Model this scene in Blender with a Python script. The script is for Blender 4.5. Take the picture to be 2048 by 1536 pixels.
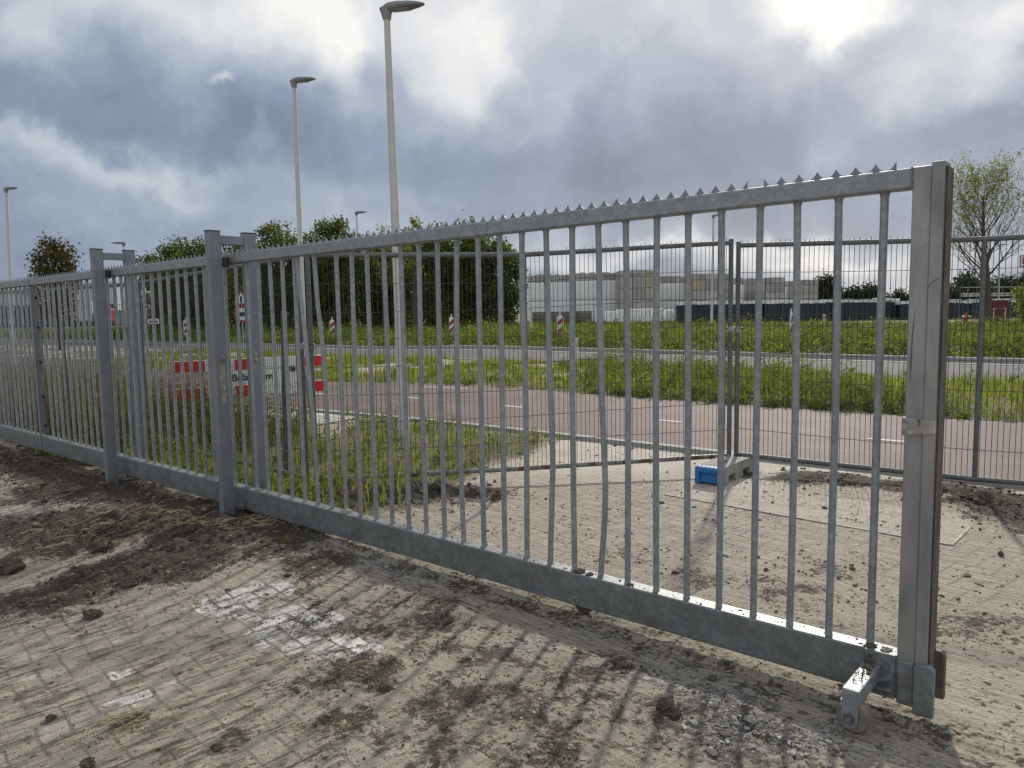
import bpy, math, random
import numpy as np
random.seed(7); rng = np.random.default_rng(11)
for o in list(bpy.data.objects): bpy.data.objects.remove(o)
S = bpy.context.scene
col = S.collection
R = math.radians
# ---------------------------------------------------------------- camera
F_PX = 1538.0; PITCH = math.atan(152 / 1538); ROLL = R(1.0); CAMZ = 1.5
cF = np.array([0, math.cos(PITCH), -math.sin(PITCH)]); cR0 = np.array([1., 0, 0]); cU0 = np.cross(cR0, cF)
cR = cR0 * math.cos(ROLL) - cU0 * math.sin(ROLL); cU = cU0 * math.cos(ROLL) + cR0 * math.sin(ROLL)
cam = bpy.data.cameras.new('camera'); camo = bpy.data.objects.new('camera', cam); col.objects.link(camo)
from mathutils import Matrix, Vector, noise as mnoise
camo.matrix_world = Matrix(((cR[0], cU[0], -cF[0], 0), (cR[1], cU[1], -cF[1], 0), (cR[2], cU[2], -cF[2], CAMZ), (0, 0, 0, 1)))
cam.sensor_width = 36; cam.lens = 36 * F_PX / 2048; cam.clip_start = .05; cam.clip_end = 5000
S.camera = camo
# ---------------------------------------------------------------- light
S.view_settings.view_transform = 'Standard'; S.view_settings.look = 'None'
S.view_settings.exposure = .22; S.view_settings.gamma = 1
SUN_AZ = R(21); SUN_EL = R(31)
sl = bpy.data.lights.new('sun', 'SUN'); sl.energy = 3.2; sl.angle = R(1.7); sl.color = (1, .92, .82)
so = bpy.data.objects.new('sun', sl); col.objects.link(so)
so.rotation_euler = (R(90) - SUN_EL, 0, -SUN_AZ + R(180)); 
_sd = Vector((math.sin(SUN_AZ) * math.cos(SUN_EL), math.cos(SUN_AZ) * math.cos(SUN_EL), math.sin(SUN_EL)))
so.rotation_euler = _sd.to_track_quat('Z', 'Y').to_euler()
so.location = _sd * 100

def ray(x, y): return cF * F_PX + cR * (x - 1024) - cU * (y - 768)
def gp(x, y, z=0.0):
    d = ray(x, y); t = (z - CAMZ) / d[2]; return (d[0] * t, d[1] * t)
def at(x, y, D):
    d = ray(x, y); t = D / d[1]; return (d[0] * t, D, CAMZ + d[2] * t)

class NT:
    """small helper round a node tree"""
    def __init__(s, nt): s.nt = nt; s.nt.nodes.clear()
    def new(s, t, **k):
        n = s.nt.nodes.new(t)
        for a, b in k.items():
            if hasattr(n, a) and a not in ('inputs',): setattr(n, a, b)
        return n
    def plug(s, a, b):
        if isinstance(a, bpy.types.NodeSocket): s.nt.links.new(a, b)
        elif a is not None:
            if isinstance(a, (tuple, list)) and len(a) == 3 and b.type == 'RGBA': a = (*a, 1)
            b.default_value = a
    def m(s, op, a, b=None, c=None, clamp=False):
        n = s.new('ShaderNodeMath', operation=op, use_clamp=clamp)
        s.plug(a, n.inputs[0])
        if b is not None: s.plug(b, n.inputs[1])
        if c is not None: s.plug(c, n.inputs[2])
        return n.outputs[0]
    def vm(s, op, a, b=None, out=0):
        n = s.new('ShaderNodeVectorMath', operation=op); s.plug(a, n.inputs[0])
        if b is not None: s.plug(b, n.inputs['Scale'] if op == 'SCALE' else n.inputs[1])
        return n.outputs[out]
    def noise(s, vec, scale, detail=4, rough=.55, dist=0, col=False):
        n = s.new('ShaderNodeTexNoise'); s.plug(vec, n.inputs['Vector'])
        n.inputs['Scale'].default_value = scale; n.inputs['Detail'].default_value = detail
        n.inputs['Roughness'].default_value = rough; n.inputs['Distortion'].default_value = dist
        return n.outputs['Color' if col else 'Fac']
    def voro(s, vec, scale, feat='F1', out='Distance', rnd=1):
        n = s.new('ShaderNodeTexVoronoi', feature=feat); s.plug(vec, n.inputs['Vector'])
        n.inputs['Scale'].default_value = scale; n.inputs['Randomness'].default_value = rnd
        return n.outputs[out]
    def ramp(s, f, stops, interp='LINEAR'):
        n = s.new('ShaderNodeValToRGB'); s.plug(f, n.inputs[0]); cr = n.color_ramp; cr.interpolation = interp
        while len(cr.elements) > 1: cr.elements.remove(cr.elements[-1])
        for i, (p, c) in enumerate(stops):
            e = cr.elements[0] if i == 0 else cr.elements.new(p)
            e.position = p
            if not isinstance(c, (tuple, list)): c = (c, c, c)
            e.color = (*c[:3], 1)
        return n.outputs[0]
    def mix(s, f, a, b, mode='MIX'):
        n = s.new('ShaderNodeMix', data_type='RGBA', blend_type=mode); n.clamp_factor = True
        s.plug(f, n.inputs[0]); s.plug(a, n.inputs[6]); s.plug(b, n.inputs[7]); return n.outputs[2]
    def mapr(s, v, a, b, c=0, d=1, smooth=False):
        n = s.new('ShaderNodeMapRange'); n.interpolation_type = 'SMOOTHSTEP' if smooth else 'LINEAR'
        s.plug(v, n.inputs[0])
        for i, q in enumerate((a, b, c, d)): n.inputs[i + 1].default_value = q
        return n.outputs[0]
    def attr(s, name, out='Fac'):
        n = s.new('ShaderNodeAttribute'); n.attribute_name = name; return n.outputs[out]
    def pos(s): return s.new('ShaderNodeNewGeometry').outputs['Position']
    def obj(s): return s.new('ShaderNodeTexCoord').outputs['Object']
    def sep(s, v):
        n = s.new('ShaderNodeSeparateXYZ'); s.plug(v, n.inputs[0]); return n.outputs
    def comb(s, x, y, z=0.):
        n = s.new('ShaderNodeCombineXYZ'); s.plug(x, n.inputs[0]); s.plug(y, n.inputs[1]); s.plug(z, n.inputs[2]); return n.outputs[0]
    def bump(s, h, strength=.3, dist=.01, nrm=None):
        n = s.new('ShaderNodeBump'); n.inputs['Strength'].default_value = strength; n.inputs['Distance'].default_value = dist
        s.plug(h, n.inputs['Height'])
        if nrm is not None: s.plug(nrm, n.inputs['Normal'])
        return n.outputs[0]
    def out(s, colr, rough=.6, metal=0., nrm=None, spec=.5):
        b = s.new('ShaderNodeBsdfPrincipled'); o = s.new('ShaderNodeOutputMaterial')
        s.plug(colr, b.inputs['Base Color']); s.plug(rough, b.inputs['Roughness']); s.plug(metal, b.inputs['Metallic'])
        b.inputs['Specular IOR Level'].default_value = spec
        if nrm is not None: s.plug(nrm, b.inputs['Normal'])
        s.nt.links.new(b.outputs[0], o.inputs[0]); return b

def srgb(r, g, b):
    f = lambda c: (c / 255 / 12.92) if c / 255 <= .04045 else ((c / 255 + .055) / 1.055) ** 2.4
    return (f(r), f(g), f(b))

# ---------------------------------------------------------------- world: overcast sky with cloud breaks
W = bpy.data.worlds.new('World'); S.world = W; W.use_nodes = True
n = NT(W.node_tree)
sky = n.new('ShaderNodeTexSky'); sky.sky_type = 'NISHITA'; sky.sun_disc = False
sky.sun_elevation = SUN_EL; sky.sun_rotation = SUN_AZ; sky.dust_density = 2.0
dv = n.new('ShaderNodeTexCoord').outputs['Generated']
dx, dy, dz = n.sep(dv)
zz = n.m('ADD', n.m('MAXIMUM', dz, 0.0), .16)
cp = n.comb(n.m('DIVIDE', dx, zz), n.m('DIVIDE', dy, zz), 0.)
warp = n.noise(cp, .9, 3, .5, col=True)
cpw = n.vm('ADD', cp, n.vm('SCALE', n.vm('SUBTRACT', warp, (.5, .5, .5)), .9))
# anchor the warp in direction space for soft edges
dw = n.vm('ADD', dv, n.vm('SCALE', n.vm('SUBTRACT', n.noise(dv, 5.5, 7, .6, col=True), (.5, .5, .5)), .19))
big = n.noise(cpw, .75, 5, .52)
fin = n.noise(dw, 7.0, 7, .55)
L = n.m('ADD', .315, n.m('MULTIPLY', n.m('SUBTRACT', big, .5), .30))
med = n.noise(n.vm('MULTIPLY', dw, (1., 1., 1.9)), 3.6, 5, .55); puff = n.noise(dw, 15.0, 6, .6)
L = n.m('ADD', L, n.m('MULTIPLY', n.m('SUBTRACT', med, .5), .22)); L = n.m('ADD', L, n.m('MULTIPLY', n.m('SUBTRACT', puff, .5), .16))
L = n.m('ADD', L, n.m('MULTIPLY', n.m('SUBTRACT', fin, .5), .34))
L = n.m('ADD', L, n.mapr(dy, .35, -.35, 0, .42, True))   # front-lit cloud behind the camera, brightened as added ambient fill for shaded faces
ux, uy, uz = n.sep(dw)
def blob(px, py, wx, wy, amp):
    """soft patch of thinner (amp > 0) or thicker cloud round one direction"""
    global L
    d = ray(px, py); d = d / np.linalg.norm(d)
    az = math.atan2(d[0], d[1]); el = math.asin(d[2])
    a = n.m('DIVIDE', n.m('SUBTRACT', AZ, az), wx / 1538 * 1.0)
    e = n.m('DIVIDE', n.m('SUBTRACT', EL, el), wy / 1538 * 1.0)
    q = n.m('ADD', n.m('MULTIPLY', a, a), n.m('MULTIPLY', e, e))
    g = n.m('EXPONENT', n.m('MULTIPLY', q, -1.0))
    L = n.m('ADD', L, n.m('MULTIPLY', g, amp))
AZ = n.m('ARCTAN2', ux, uy); EL = n.m('ARCSINE', uz)
for b in [(640, 20, 120, 70, .30), (705, 110, 55, 80, .30), (560, 90, 60, 60, .14), (900, 60, 90, 70, .26), (880, 150, 80, 50, .16), (980, 60, 40, 60, .14), (770, 150, 60, 60, -.08),
          (1650, -5, 75, 60, .55), (1690, 50, 50, 30, .25), (2020, 10, 90, 50, .26), (1880, 130, 50, 40, .08), (2000, 150, 50, 50, .20), (1830, 190, 60, 50, .12),
          (30, 115, 60, 50, .22), (250, 0, 300, 70, .16), (440, 40, 120, 60, .08), (200, 325, 190, 34, .16), (90, 300, 90, 20, .10), (330, 350, 120, 20, .10), (520, 400, 260, 60, .06),
          (400, 270, 260, 60, -.09), (250, 200, 250, 40, .02), (700, 290, 260, 80, -.04), (1350, 270, 330, 120, -.16), (1050, 330, 300, 60, -.06), (1230, 100, 260, 90, -.02), (1850, 280, 180, 40, -.08),
          (1500, 400, 420, 50, -.05), (1090, 190, 60, 50, .09), (1240, 230, 60, 30, .05), (1330, 500, 330, 22, .26), (1650, 520, 200, 22, .34), (1150, 525, 160, 14, .16), (1560, 480, 120, 12, .16),
          (1900, 560, 220, 40, .14), (900, 480, 500, 50, .06), (1450, 590, 500, 22, .12), (444, 195, 20, 15, .24), (548, 300, 16, 30, .12), (1750, 300, 200, 60, .03), (1640, 280, 40, 30, .08),
          (1300, -1100, 1500, 700, .70)]:  # last patch: overhead sky above the frame, brightened to add ambient light
    blob(*b)
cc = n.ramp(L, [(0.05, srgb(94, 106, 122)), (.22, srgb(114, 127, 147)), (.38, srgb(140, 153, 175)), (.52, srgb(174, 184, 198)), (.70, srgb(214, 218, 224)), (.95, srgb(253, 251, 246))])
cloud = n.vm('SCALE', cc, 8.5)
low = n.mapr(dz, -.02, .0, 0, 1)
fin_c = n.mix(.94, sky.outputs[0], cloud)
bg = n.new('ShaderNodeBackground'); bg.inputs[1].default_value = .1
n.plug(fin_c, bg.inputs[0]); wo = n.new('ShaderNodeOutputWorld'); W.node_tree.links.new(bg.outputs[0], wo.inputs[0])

# ---------------------------------------------------------------- object helpers
def link(o): col.objects.link(o); return o
def tag(o, label=None, cat=None, group=None, kind=None):
    for k, v in (('label', label), ('category', cat), ('group', group), ('kind', kind)):
        if v: o[k] = v
    return o
def thing(name, loc, label, cat, group=None, rz=0):
    o = link(bpy.data.objects.new(name, None)); o.location = loc; o.rotation_euler = (0, 0, rz); o.empty_display_size = .1
    return tag(o, label, cat, group)
def rootloc(parent):
    v = np.zeros(3)
    while parent is not None:
        v += np.array(parent.location); parent = parent.parent
    return v
class MB:
    def __init__(s): s.v = []; s.f = []; s.n = 0
    def add(s, v, f):
        v = np.asarray(v, float).reshape(-1, 3); s.v.append(v); s.f += [tuple(i + s.n for i in q) for q in f]; s.n += len(v); return s
    def hexa(s, c):
        return s.add(c, [(0, 3, 2, 1), (4, 5, 6, 7), (0, 1, 5, 4), (1, 2, 6, 5), (2, 3, 7, 6), (3, 0, 4, 7)])
    def box(s, c, size, rz=0, ax=None):
        """ax: (ux,uy) unit vector of local x in plan"""
        cx, sx = (math.cos(rz), math.sin(rz)) if ax is None else ax
        h = np.array(size) / 2; P = []
        for z in (-1, 1):
            for x, y in ((-1, -1), (1, -1), (1, 1), (-1, 1)):
                X = x * h[0]; Y = y * h[1]; P.append((c[0] + X * cx - Y * sx, c[1] + X * sx + Y * cx, c[2] + z * h[2]))
        return s.hexa(P)
    def bar(s, p0, p1, w, h, up=(0, 0, 1)):
        p0 = np.array(p0, float); p1 = np.array(p1, float); d = p1 - p0; d /= np.linalg.norm(d)
        u = np.array(up, float); u = u - d * (u @ d)
        if np.linalg.norm(u) < 1e-6: u = np.array([1., 0, 0]); u = u - d * (u @ d)
        u /= np.linalg.norm(u); sd = np.cross(d, u)
        P = []
        for p in (p0, p1):
            for a, b in ((-1, -1), (1, -1), (1, 1), (-1, 1)): P.append(p + sd * a * w / 2 + u * b * h / 2)
        return s.hexa(P)
    def tube(s, pts, r, k=8, cap=True):
        pts = [np.array(p, float) for p in pts]; m = len(pts)
        rs = r if isinstance(r, (list, tuple)) else [r] * m
        d0 = pts[1] - pts[0]; a = np.array([0, 0, 1.]) if abs(d0[2]) < .9 * np.linalg.norm(d0) else np.array([1., 0, 0])
        V = []; 
        for i in range(m):
            d = pts[min(i + 1, m - 1)] - pts[max(i - 1, 0)]; d = d / (np.linalg.norm(d) + 1e-12)
            u = a - d * (a @ d); u /= np.linalg.norm(u) + 1e-12; w = np.cross(d, u); a = u
            for j in range(k):
                t = 2 * math.pi * j / k; V.append(pts[i] + (u * math.cos(t) + w * math.sin(t)) * rs[i])
        Fc = [(i * k + j, i * k + (j + 1) % k, (i + 1) * k + (j + 1) % k, (i + 1) * k + j) for i in range(m - 1) for j in range(k)]
        if cap: Fc += [tuple(range(k - 1, -1, -1)), tuple((m - 1) * k + j for j in range(k))]
        return s.add(V, Fc)
    def prism(s, poly, d, o=(0, 0, 0), u=(1, 0, 0), v=(0, 0, 1), w=(0, 1, 0)):
        """polygon in (u,v) from o, thickness d along w"""
        o = np.array(o, float); u = np.array(u, float); v = np.array(v, float); w = np.array(w, float)
        k = len(poly); V = [o + u * a + v * b for a, b in poly] + [o + u * a + v * b + w * d for a, b in poly]
        return s.add(V, [tuple(range(k)), tuple(range(2 * k - 1, k - 1, -1))] + [(i, k + i, k + (i + 1) % k, (i + 1) % k) for i in range(k)])
    def build(s, name, mat, parent=None, bevel=0, smooth=False, seg=2):
        me = bpy.data.meshes.new(name); v = np.concatenate(s.v) - rootloc(parent)
        me.from_pydata(v.tolist(), [], s.f); me.materials.append(mat)
        import bmesh as _b
        bm = _b.new(); bm.from_mesh(me); _b.ops.recalc_face_normals(bm, faces=bm.faces); bm.to_mesh(me); bm.free()
        o = link(bpy.data.objects.new(name, me)); o.parent = parent
        if bevel:
            md = o.modifiers.new('bevel', 'BEVEL'); md.width = bevel; md.segments = seg; md.limit_method = 'ANGLE'; md.angle_limit = R(40)
        if smooth:
            me.polygons.foreach_set('use_smooth', [True] * len(me.polygons))
            if bevel == 0:
                try: me.set_sharp_from_angle(angle=R(45))
                except Exception: pass
        return o
def npmesh(name, V, Fq, mat, parent=None, rnd=None, smooth=False, attrs=None):
    """V (n,3), Fq (m,k)"""
    V = np.asarray(V, np.float32) - rootloc(parent).astype(np.float32); Fq = np.asarray(Fq, np.int32)
    me = bpy.data.meshes.new(name); k = Fq.shape[1]; m = len(Fq)
    me.vertices.add(len(V)); me.vertices.foreach_set('co', V.ravel())
    me.loops.add(m * k); me.loops.foreach_set('vertex_index', Fq.ravel())
    me.polygons.add(m); me.polygons.foreach_set('loop_start', np.arange(0, m * k, k, dtype=np.int32))
    me.polygons.foreach_set('use_smooth', np.full(m, bool(smooth)))
    me.update(calc_edges=True)
    if rnd is not None:
        a = me.attributes.new('rnd', 'FLOAT', 'FACE'); a.data.foreach_set('value', np.asarray(rnd, np.float32))
    for kx, val in (attrs or {}).items():
        a = me.attributes.new(kx, 'FLOAT', 'POINT'); a.data.foreach_set('value', np.asarray(val, np.float32))
    me.materials.append(mat)
    o = link(bpy.data.objects.new(name, me)); o.parent = parent; return o

# numpy gradient noise
_perm = rng.permutation(4096); _ang = rng.random(4096) * 2 * np.pi
def _g(ix, iy, fx, fy):
    h = _perm[(_perm[ix & 4095] + iy) & 4095]; a = _ang[h]; return np.cos(a) * fx + np.sin(a) * fy
def pn(x, y):
    x = np.asarray(x, float) + 1000.3; y = np.asarray(y, float) + 1000.7
    ix = np.floor(x).astype(int); iy = np.floor(y).astype(int); fx = x - ix; fy = y - iy
    u = fx * fx * fx * (fx * (fx * 6 - 15) + 10); v = fy * fy * fy * (fy * (fy * 6 - 15) + 10)
    a = _g(ix, iy, fx, fy); b = _g(ix + 1, iy, fx - 1, fy); c = _g(ix, iy + 1, fx, fy - 1); d = _g(ix + 1, iy + 1, fx - 1, fy - 1)
    return (a + (b - a) * u + (c - a) * v + (a - b - c + d) * u * v) * 1.4
def fbm(x, y, f, o=4, g=.5):
    s = 0; a = 1; t = 0
    for i in range(o):
        s = s + a * pn(x * f + i * 17.1, y * f - i * 9.7); t += a; a *= g; f *= 2.03
    return s / t
def sst(x, a, b):
    t = np.clip((x - a) / (b - a), 0, 1); return t * t * (3 - 2 * t)

# ---------------------------------------------------------------- site frame: the gate line
_a = R(-49); GD = np.array([math.sin(_a), math.cos(_a)]); GN = np.array([-GD[1], GD[0]]); G0 = np.array([1.383, 2.685])
def GW(s, o, z): q = G0 + GD * s + GN * o; return (q[0], q[1], z)
def so_(x, y):
    X = np.asarray(x) - G0[0]; Y = np.asarray(y) - G0[1]; return X * GD[0] + Y * GD[1], X * GN[0] + Y * GN[1]
def base_z(x): return -.14 * sst(np.asarray(x, float), -.3, -6.5)
def pline(pts):
    P = np.array(pts, float)
    def f(x, y):
        """signed distance to polyline, + on the left of travel"""
        x = np.asarray(x, float); y = np.asarray(y, float); best = None
        for a, b in zip(P[:-1], P[1:]):
            d = b - a; L2 = d @ d; t = np.clip(((x - a[0]) * d[0] + (y - a[1]) * d[1]) / L2, 0, 1)
            qx = x - a[0] - t * d[0]; qy = y - a[1] - t * d[1]; D = np.hypot(qx, qy); sg = np.sign(d[0] * qy - d[1] * qx); sg = np.where(sg == 0, 1, sg)
            if best is None: best = D; bs = sg
            else:
                k = D < best - 1e-9; best = np.where(k, D, best); bs = np.where(k, sg, bs)
        return best * bs
    return f
# edges run from right to left
PN = [(40, -25), (12, -.9), (7, 3.5), (4.08, 6.03), (1.75, 7.89), (.44, 8.98), (-.16, 9.42), (-2.25, 11.23), (-6.2, 14.6), (-12, 19.2), (-26, 29.5), (-60, 52)]
PF = [(44, -22), (15, 2.0), (9, 6.9), (6.09, 9.3), (5.14, 10.0), (3.42, 11.25), (1.9, 12.51), (.57, 13.79), (-3.88, 17.1), (-9, 21.2), (-24, 32), (-58, 55)]
RN = [(50, -18), (20, 3.5), (8.77, 13.1), (7.99, 13.95), (.86, 20.2), (-.94, 22.2), (-7.43, 28.94), (-14, 34.2), (-26, 43), (-60, 66)]
RF = [(56, -14), (24, 8), (11.71, 17.52), (6.57, 21.7), (1.1, 26.6), (-8.3, 34.2), (-20.78, 43.65), (-34, 52.5), (-66, 74)]
dPN, dPF, dRN, dRF = pline(PN), pline(PF), pline(RN), pline(RF)    # negative = beyond (right of travel)
def zone(x, y):
    a, b, c, d = dPN(x, y), dPF(x, y), dRN(x, y), dRF(x, y)
    return a, b, c, d
def grass_edge(x, y):
    """> 0 inside the weedy ground behind the gate"""
    return (-.80 + (y - 6.0) * .52 + .25 * fbm(x, y, 1.3, 3)) - x
mud_blobs = []
for (px, py, r, am) in [(60, 1040, .55, .05), (180, 1060, .5, .055), (300, 1040, .55, .06), (420, 1075, .38, .045), (240, 1140, .36, .05), (340, 1120, .4, .045), (120, 1190, .3, .03), (60, 900, 1.2, .05), (150, 960, .6, .05), (30, 1190, .25, .02),
                        (560, 1090, .38, .02), (640, 1130, .3, .02), (700, 1350, .28, .02), (850, 1250, .3, .015), (1000, 1420, .3, .015), (1120, 1440, .22, .01), (1340, 1420, .16, .02), (1500, 1460, .2, .02), (230, 1440, .1, .02), (480, 1480, .1, .015), (760, 1340, .22, .016), (900, 1400, .25, .016), (1010, 1320, .2, .014), (880, 1490, .22, .014), (1120, 1510, .2, .014), (700, 1460, .2, .012), (820, 1210, .3, .012), (1180, 1340, .2, .012), (620, 1240, .2, .01)]:
    g = gp(px, py); mud_blobs.append((g[0], g[1], r, am))
for (px, py, r, am) in [(700, 1000, .35, .11), (790, 1003, .3, .12), (870, 1000, .28, .11), (950, 995, .22, .07), (620, 1000, .3, .06), (1480, 950, .2, .02), (1600, 958, .3, .035), (1700, 965, .3, .03), (1800, 975, .3, .03), (1920, 990, .4, .035), (1990, 1010, .4, .04), (2100, 1040, .5, .04), (1260, 1110, .25, .006), (1400, 1160, .3, .009), (1560, 1180, .35, .009), (1650, 1140, .3, .006), (1940, 1250, .4, .008)]:
    g = gp(px, py); mud_blobs.append((g[0], g[1], r, am))
def mudmask(x, y):
    s, o = so_(x, y)
    m = np.zeros_like(np.asarray(x, float)); h = m.copy()
    wx = x + .12 * fbm(x, y, 2.1, 3) ; wy = y + .12 * fbm(x + 9, y, 2.1, 3)
    for bx, by, r, am in mud_blobs:
        q = np.exp(-((wx - bx) ** 2 + (wy - by) ** 2) / (r * r) * .9); m = np.maximum(m, q * min(1, .27 + am * 16)); h = h + q * am * .75
    band = sst(s, 2.6, 4.2) * sst(o, .95, .2) * sst(o, -.25, .0); m = np.maximum(m, band * .72); h = h + band * .022
    band2 = sst(o, .30, .12) * sst(o, -.2, -.05) * sst(s, -1, 0) ; m = np.maximum(m, band2 * .35)
    band3 = sst(np.abs(o - .62 - .05 * s), .30, .05) * sst(s, 4.5, 2.0) * sst(s, -2, -.2); m = np.maximum(m, band3 * .38)
    return m, h
def gz(x, y, full=True):
    x = np.asarray(x, float); y = np.asarray(y, float)
    a, b, c, d = zone(x, y)
    z = base_z(x)
    near = sst(a, -.05, .35)                       # this side of the cycle path
    m, h = mudmask(x, y); D = np.hypot(x, y)
    s, o = so_(x, y); fine = sst(D, 14, 9) * near
    lum = fbm(x, y, 5.5, 5, .58); rid = np.abs(fbm(x + 3, y, 9, 4, .55))
    z = z + fine * (.006 * fbm(x, y, 1.1, 3) + h * (.8 + .9 * lum) + m * (.020 * lum + .016 * rid + .010 * fbm(x, y, 24, 3)))
    # tyre streaks pressed into the drying mud
    ca, sa = math.cos(R(43)), math.sin(R(43)); u = x * ca + y * sa; v = -x * sa + y * ca
    st1 = fbm(u * 1.6, v * 15, 1, 4, .6); u2 = x * GD[0] + y * GD[1]; v2 = x * GN[0] + y * GN[1]
    st2 = fbm(u2 * 1.2, v2 * 16, 1, 4, .6); wgt = sst(o, 1.3, .3)
    z = z + fine * (1 - .6 * m) * .0095 * (st1 * (1 - wgt) + st2 * wgt) * sst(o, -.6, .1) + fine * (.0036 + .012 * m) * fbm(x, y, 20, 5, .68) + fine * .008 * np.maximum(0, fbm(x + 5, y, 12, 5, .62) - .10) * sst(fbm(x, y, 1.1, 3), -.25, .2)
    groove = np.exp(-((o - .07) / .035) ** 2) * sst(s, -2.5, -1); z = z - fine * .014 * groove
    gr = sst(grass_edge(x, y), 0, .4) * sst(o, -.1, -.4) * near
    z = z + gr * sst(a, 1.3, 1.8) * (.03 + .03 * fbm(x, y, 1.5, 3)) * sst(D, 30, 12)
    for e in (b, ):                                 # verge between path and road
        vz = sst(-e, .0, .8) * sst(c, .0, .8); z = z + vz * (.07 + .10 * np.abs(fbm(x, y, .5, 3)))
    vz = sst(-d, .15, 2.5) * sst(-d, 40, 15); z = z + vz * .22
    # beds under the sheets
    bed = ((a < .02) & (b > -.02)) | ((c < .02) & (d > -.02)); z = np.where(bed, base_z(x) - .02, z)
    return z
def gz1(x, y): return float(gz(np.array([x]), np.array([y]))[0])
def gw_(x, y): return gz1(x, y)

# ---------------------------------------------------------------- materials
def mat(name): m = bpy.data.materials.new(name); m.use_nodes = True; return m, NT(m.node_tree)
def simple(name, c, rough=.6, metal=0., var=.15, scale=8, bump=.15, bscale=60, spec=.5, dirt=None):
    m, n = mat(name); p = n.obj()
    f = n.noise(p, scale, 5, .6); c2 = tuple(min(1, x * (1 + var)) for x in c); c1 = tuple(x * (1 - var) for x in c)
    cc = n.mix(n.mapr(f, .3, .7), c1, c2)
    if dirt: cc = n.mix(n.mapr(n.noise(p, scale * .6, 6, .7), .52, .68, 0, .8), cc, dirt)
    n.out(cc, n.mapr(f, .3, .7, rough - .06, rough + .08), metal, n.bump(n.noise(p, bscale, 4), bump, .004), spec); return m
def galv(name, base=(.30, .325, .345), lo=.72, rust=0.0, metal=.45, rough=.50, seed=0., streak=True, fleck=1.):
    """zinc coat: spangle patches, drips, scratches, a little dirt"""
    m, n = mat(name); p = n.vm('ADD', n.pos(), (seed, seed * .7, 0.))
    x, y, z = n.sep(p)
    sp = n.voro(n.vm('ADD', p, n.vm('SCALE', n.noise(p, 40, 3, col=True), .02)), 55, out='Color')
    spv = n.m('MULTIPLY', n.sep(sp)[0], 1.0)
    cl = n.noise(p, 9, 6, .62); stx = n.noise(n.comb(n.m('MULTIPLY', x, 30.), n.m('MULTIPLY', y, 30.), n.m('MULTIPLY', z, 2.2)), 1, 5, .6)
    v = n.m('ADD', n.m('MULTIPLY', spv, .16 * fleck), n.m('ADD', n.m('MULTIPLY', cl, .85), n.m('MULTIPLY', stx, .30 if streak else .05)))
    c = n.ramp(n.mapr(v, .35, .95), [(0, tuple(q * lo * .92 for q in base)), (.5, tuple(q * .92 for q in base)), (1, tuple(min(1, q * 1.18) for q in base))])
    c = n.mix(n.mapr(spv, .74, .80, 0, .30 * fleck), c, tuple(min(1, q * 1.75) for q in base)); c = n.mix(n.mapr(spv, .14, .10, 0, .22 * fleck), c, tuple(q * .6 for q in base))
    scr = n.m('ABSOLUTE', n.m('SUBTRACT', n.noise(n.comb(n.m('ADD', n.m('MULTIPLY', x, 3.), n.m('MULTIPLY', z, 4.)), n.m('MULTIPLY', y, 5.), n.m('MULTIPLY', z, 26.)), 1.4, 3, .5), .5))
    c = n.mix(n.mapr(scr, .0, .006, .30, 0), c, tuple(q * .35 for q in base))
    dt = n.m('MULTIPLY', n.mapr(n.noise(p, 14, 6, .7), .5, .72), n.mapr(z, .5, -.02, 0.12, .9))
    c = n.mix(dt, c, (.15, .125, .095))
    if rust:
        rs = n.mapr(n.noise(n.comb(n.m('MULTIPLY', x, 14.), n.m('MULTIPLY', y, 14.), n.m('MULTIPLY', z, 3.)), 1, 6, .65), .62 - rust * .3, .66 - rust * .3)
        c = n.mix(rs, c, n.mix(n.noise(p, 60, 4), (.055, .034, .022), (.115, .064, .038)))
        metal = n.m('MULTIPLY', n.m('SUBTRACT', 1., rs), metal)
    rg = n.mapr(n.m('ADD', cl, n.m('MULTIPLY', spv, .3)), .3, .9, rough - .08, rough + .14)
    n.out(c, rg, metal, n.bump(n.m('ADD', n.noise(p, 120, 4, .6), n.m('MULTIPLY', spv, .4)), .12, .002)); return m
M = {}
M['galv'] = galv('galvanised_steel', fleck=.6); M['galv2'] = galv('galvanised_post', (.25, .275, .31), .8, seed=3.3, fleck=.25)
M['galv_beam'] = galv('galvanised_beam', (.25, .275, .278), .68, seed=7.7, streak=False, fleck=.4)
M['galv_rust'] = galv('galvanised_rusty', (.20, .215, .21), rust=.42, seed=5.1)
M['rust'] = galv('rusted_steel', (.13, .115, .10), rust=.38, seed=2.2, metal=.3, rough=.7)
m, n = mat('brushed_steel'); M['end'] = m; P = n.pos(); x, y, z = n.sep(P)
f = n.noise(n.comb(n.m('MULTIPLY', x, 9.), n.m('MULTIPLY', y, 9.), n.m('MULTIPLY', z, 3.2)), 1, 5, .55); f2 = n.noise(n.comb(n.m('MULTIPLY', x, 260.), n.m('MULTIPLY', y, 260.), n.m('MULTIPLY', z, 5.)), 1, 3, .6)
c = n.ramp(n.m('ADD', n.m('MULTIPLY', f, .85), n.m('MULTIPLY', f2, .15)), [(.3, (.165, .168, .172)), (.5, (.28, .283, .285)), (.7, (.39, .39, .385))])
c = n.mix(n.mapr(n.noise(P, 50, 6, .7), .66, .74, 0, .6), c, (.12, .09, .06)); n.out(c, n.mapr(f, .3, .7, .5, .34), .55, n.bump(f2, .12, .002))
M['tubeg'] = galv('fence_tube', (.14, .152, .155), seed=12.1, metal=.4, rough=.62)
M['wire'] = simple('mesh_wire', (.05, .05, .047), .75, .1)
M['scar'] = simple('scuff', (.09, .09, .092), .7)
M['tyre'] = simple('worn_nylon_wheel', (.19, .165, .13), .8, 0, var=.3, scale=20, bump=.5, dirt=(.10, .08, .06))
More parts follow.
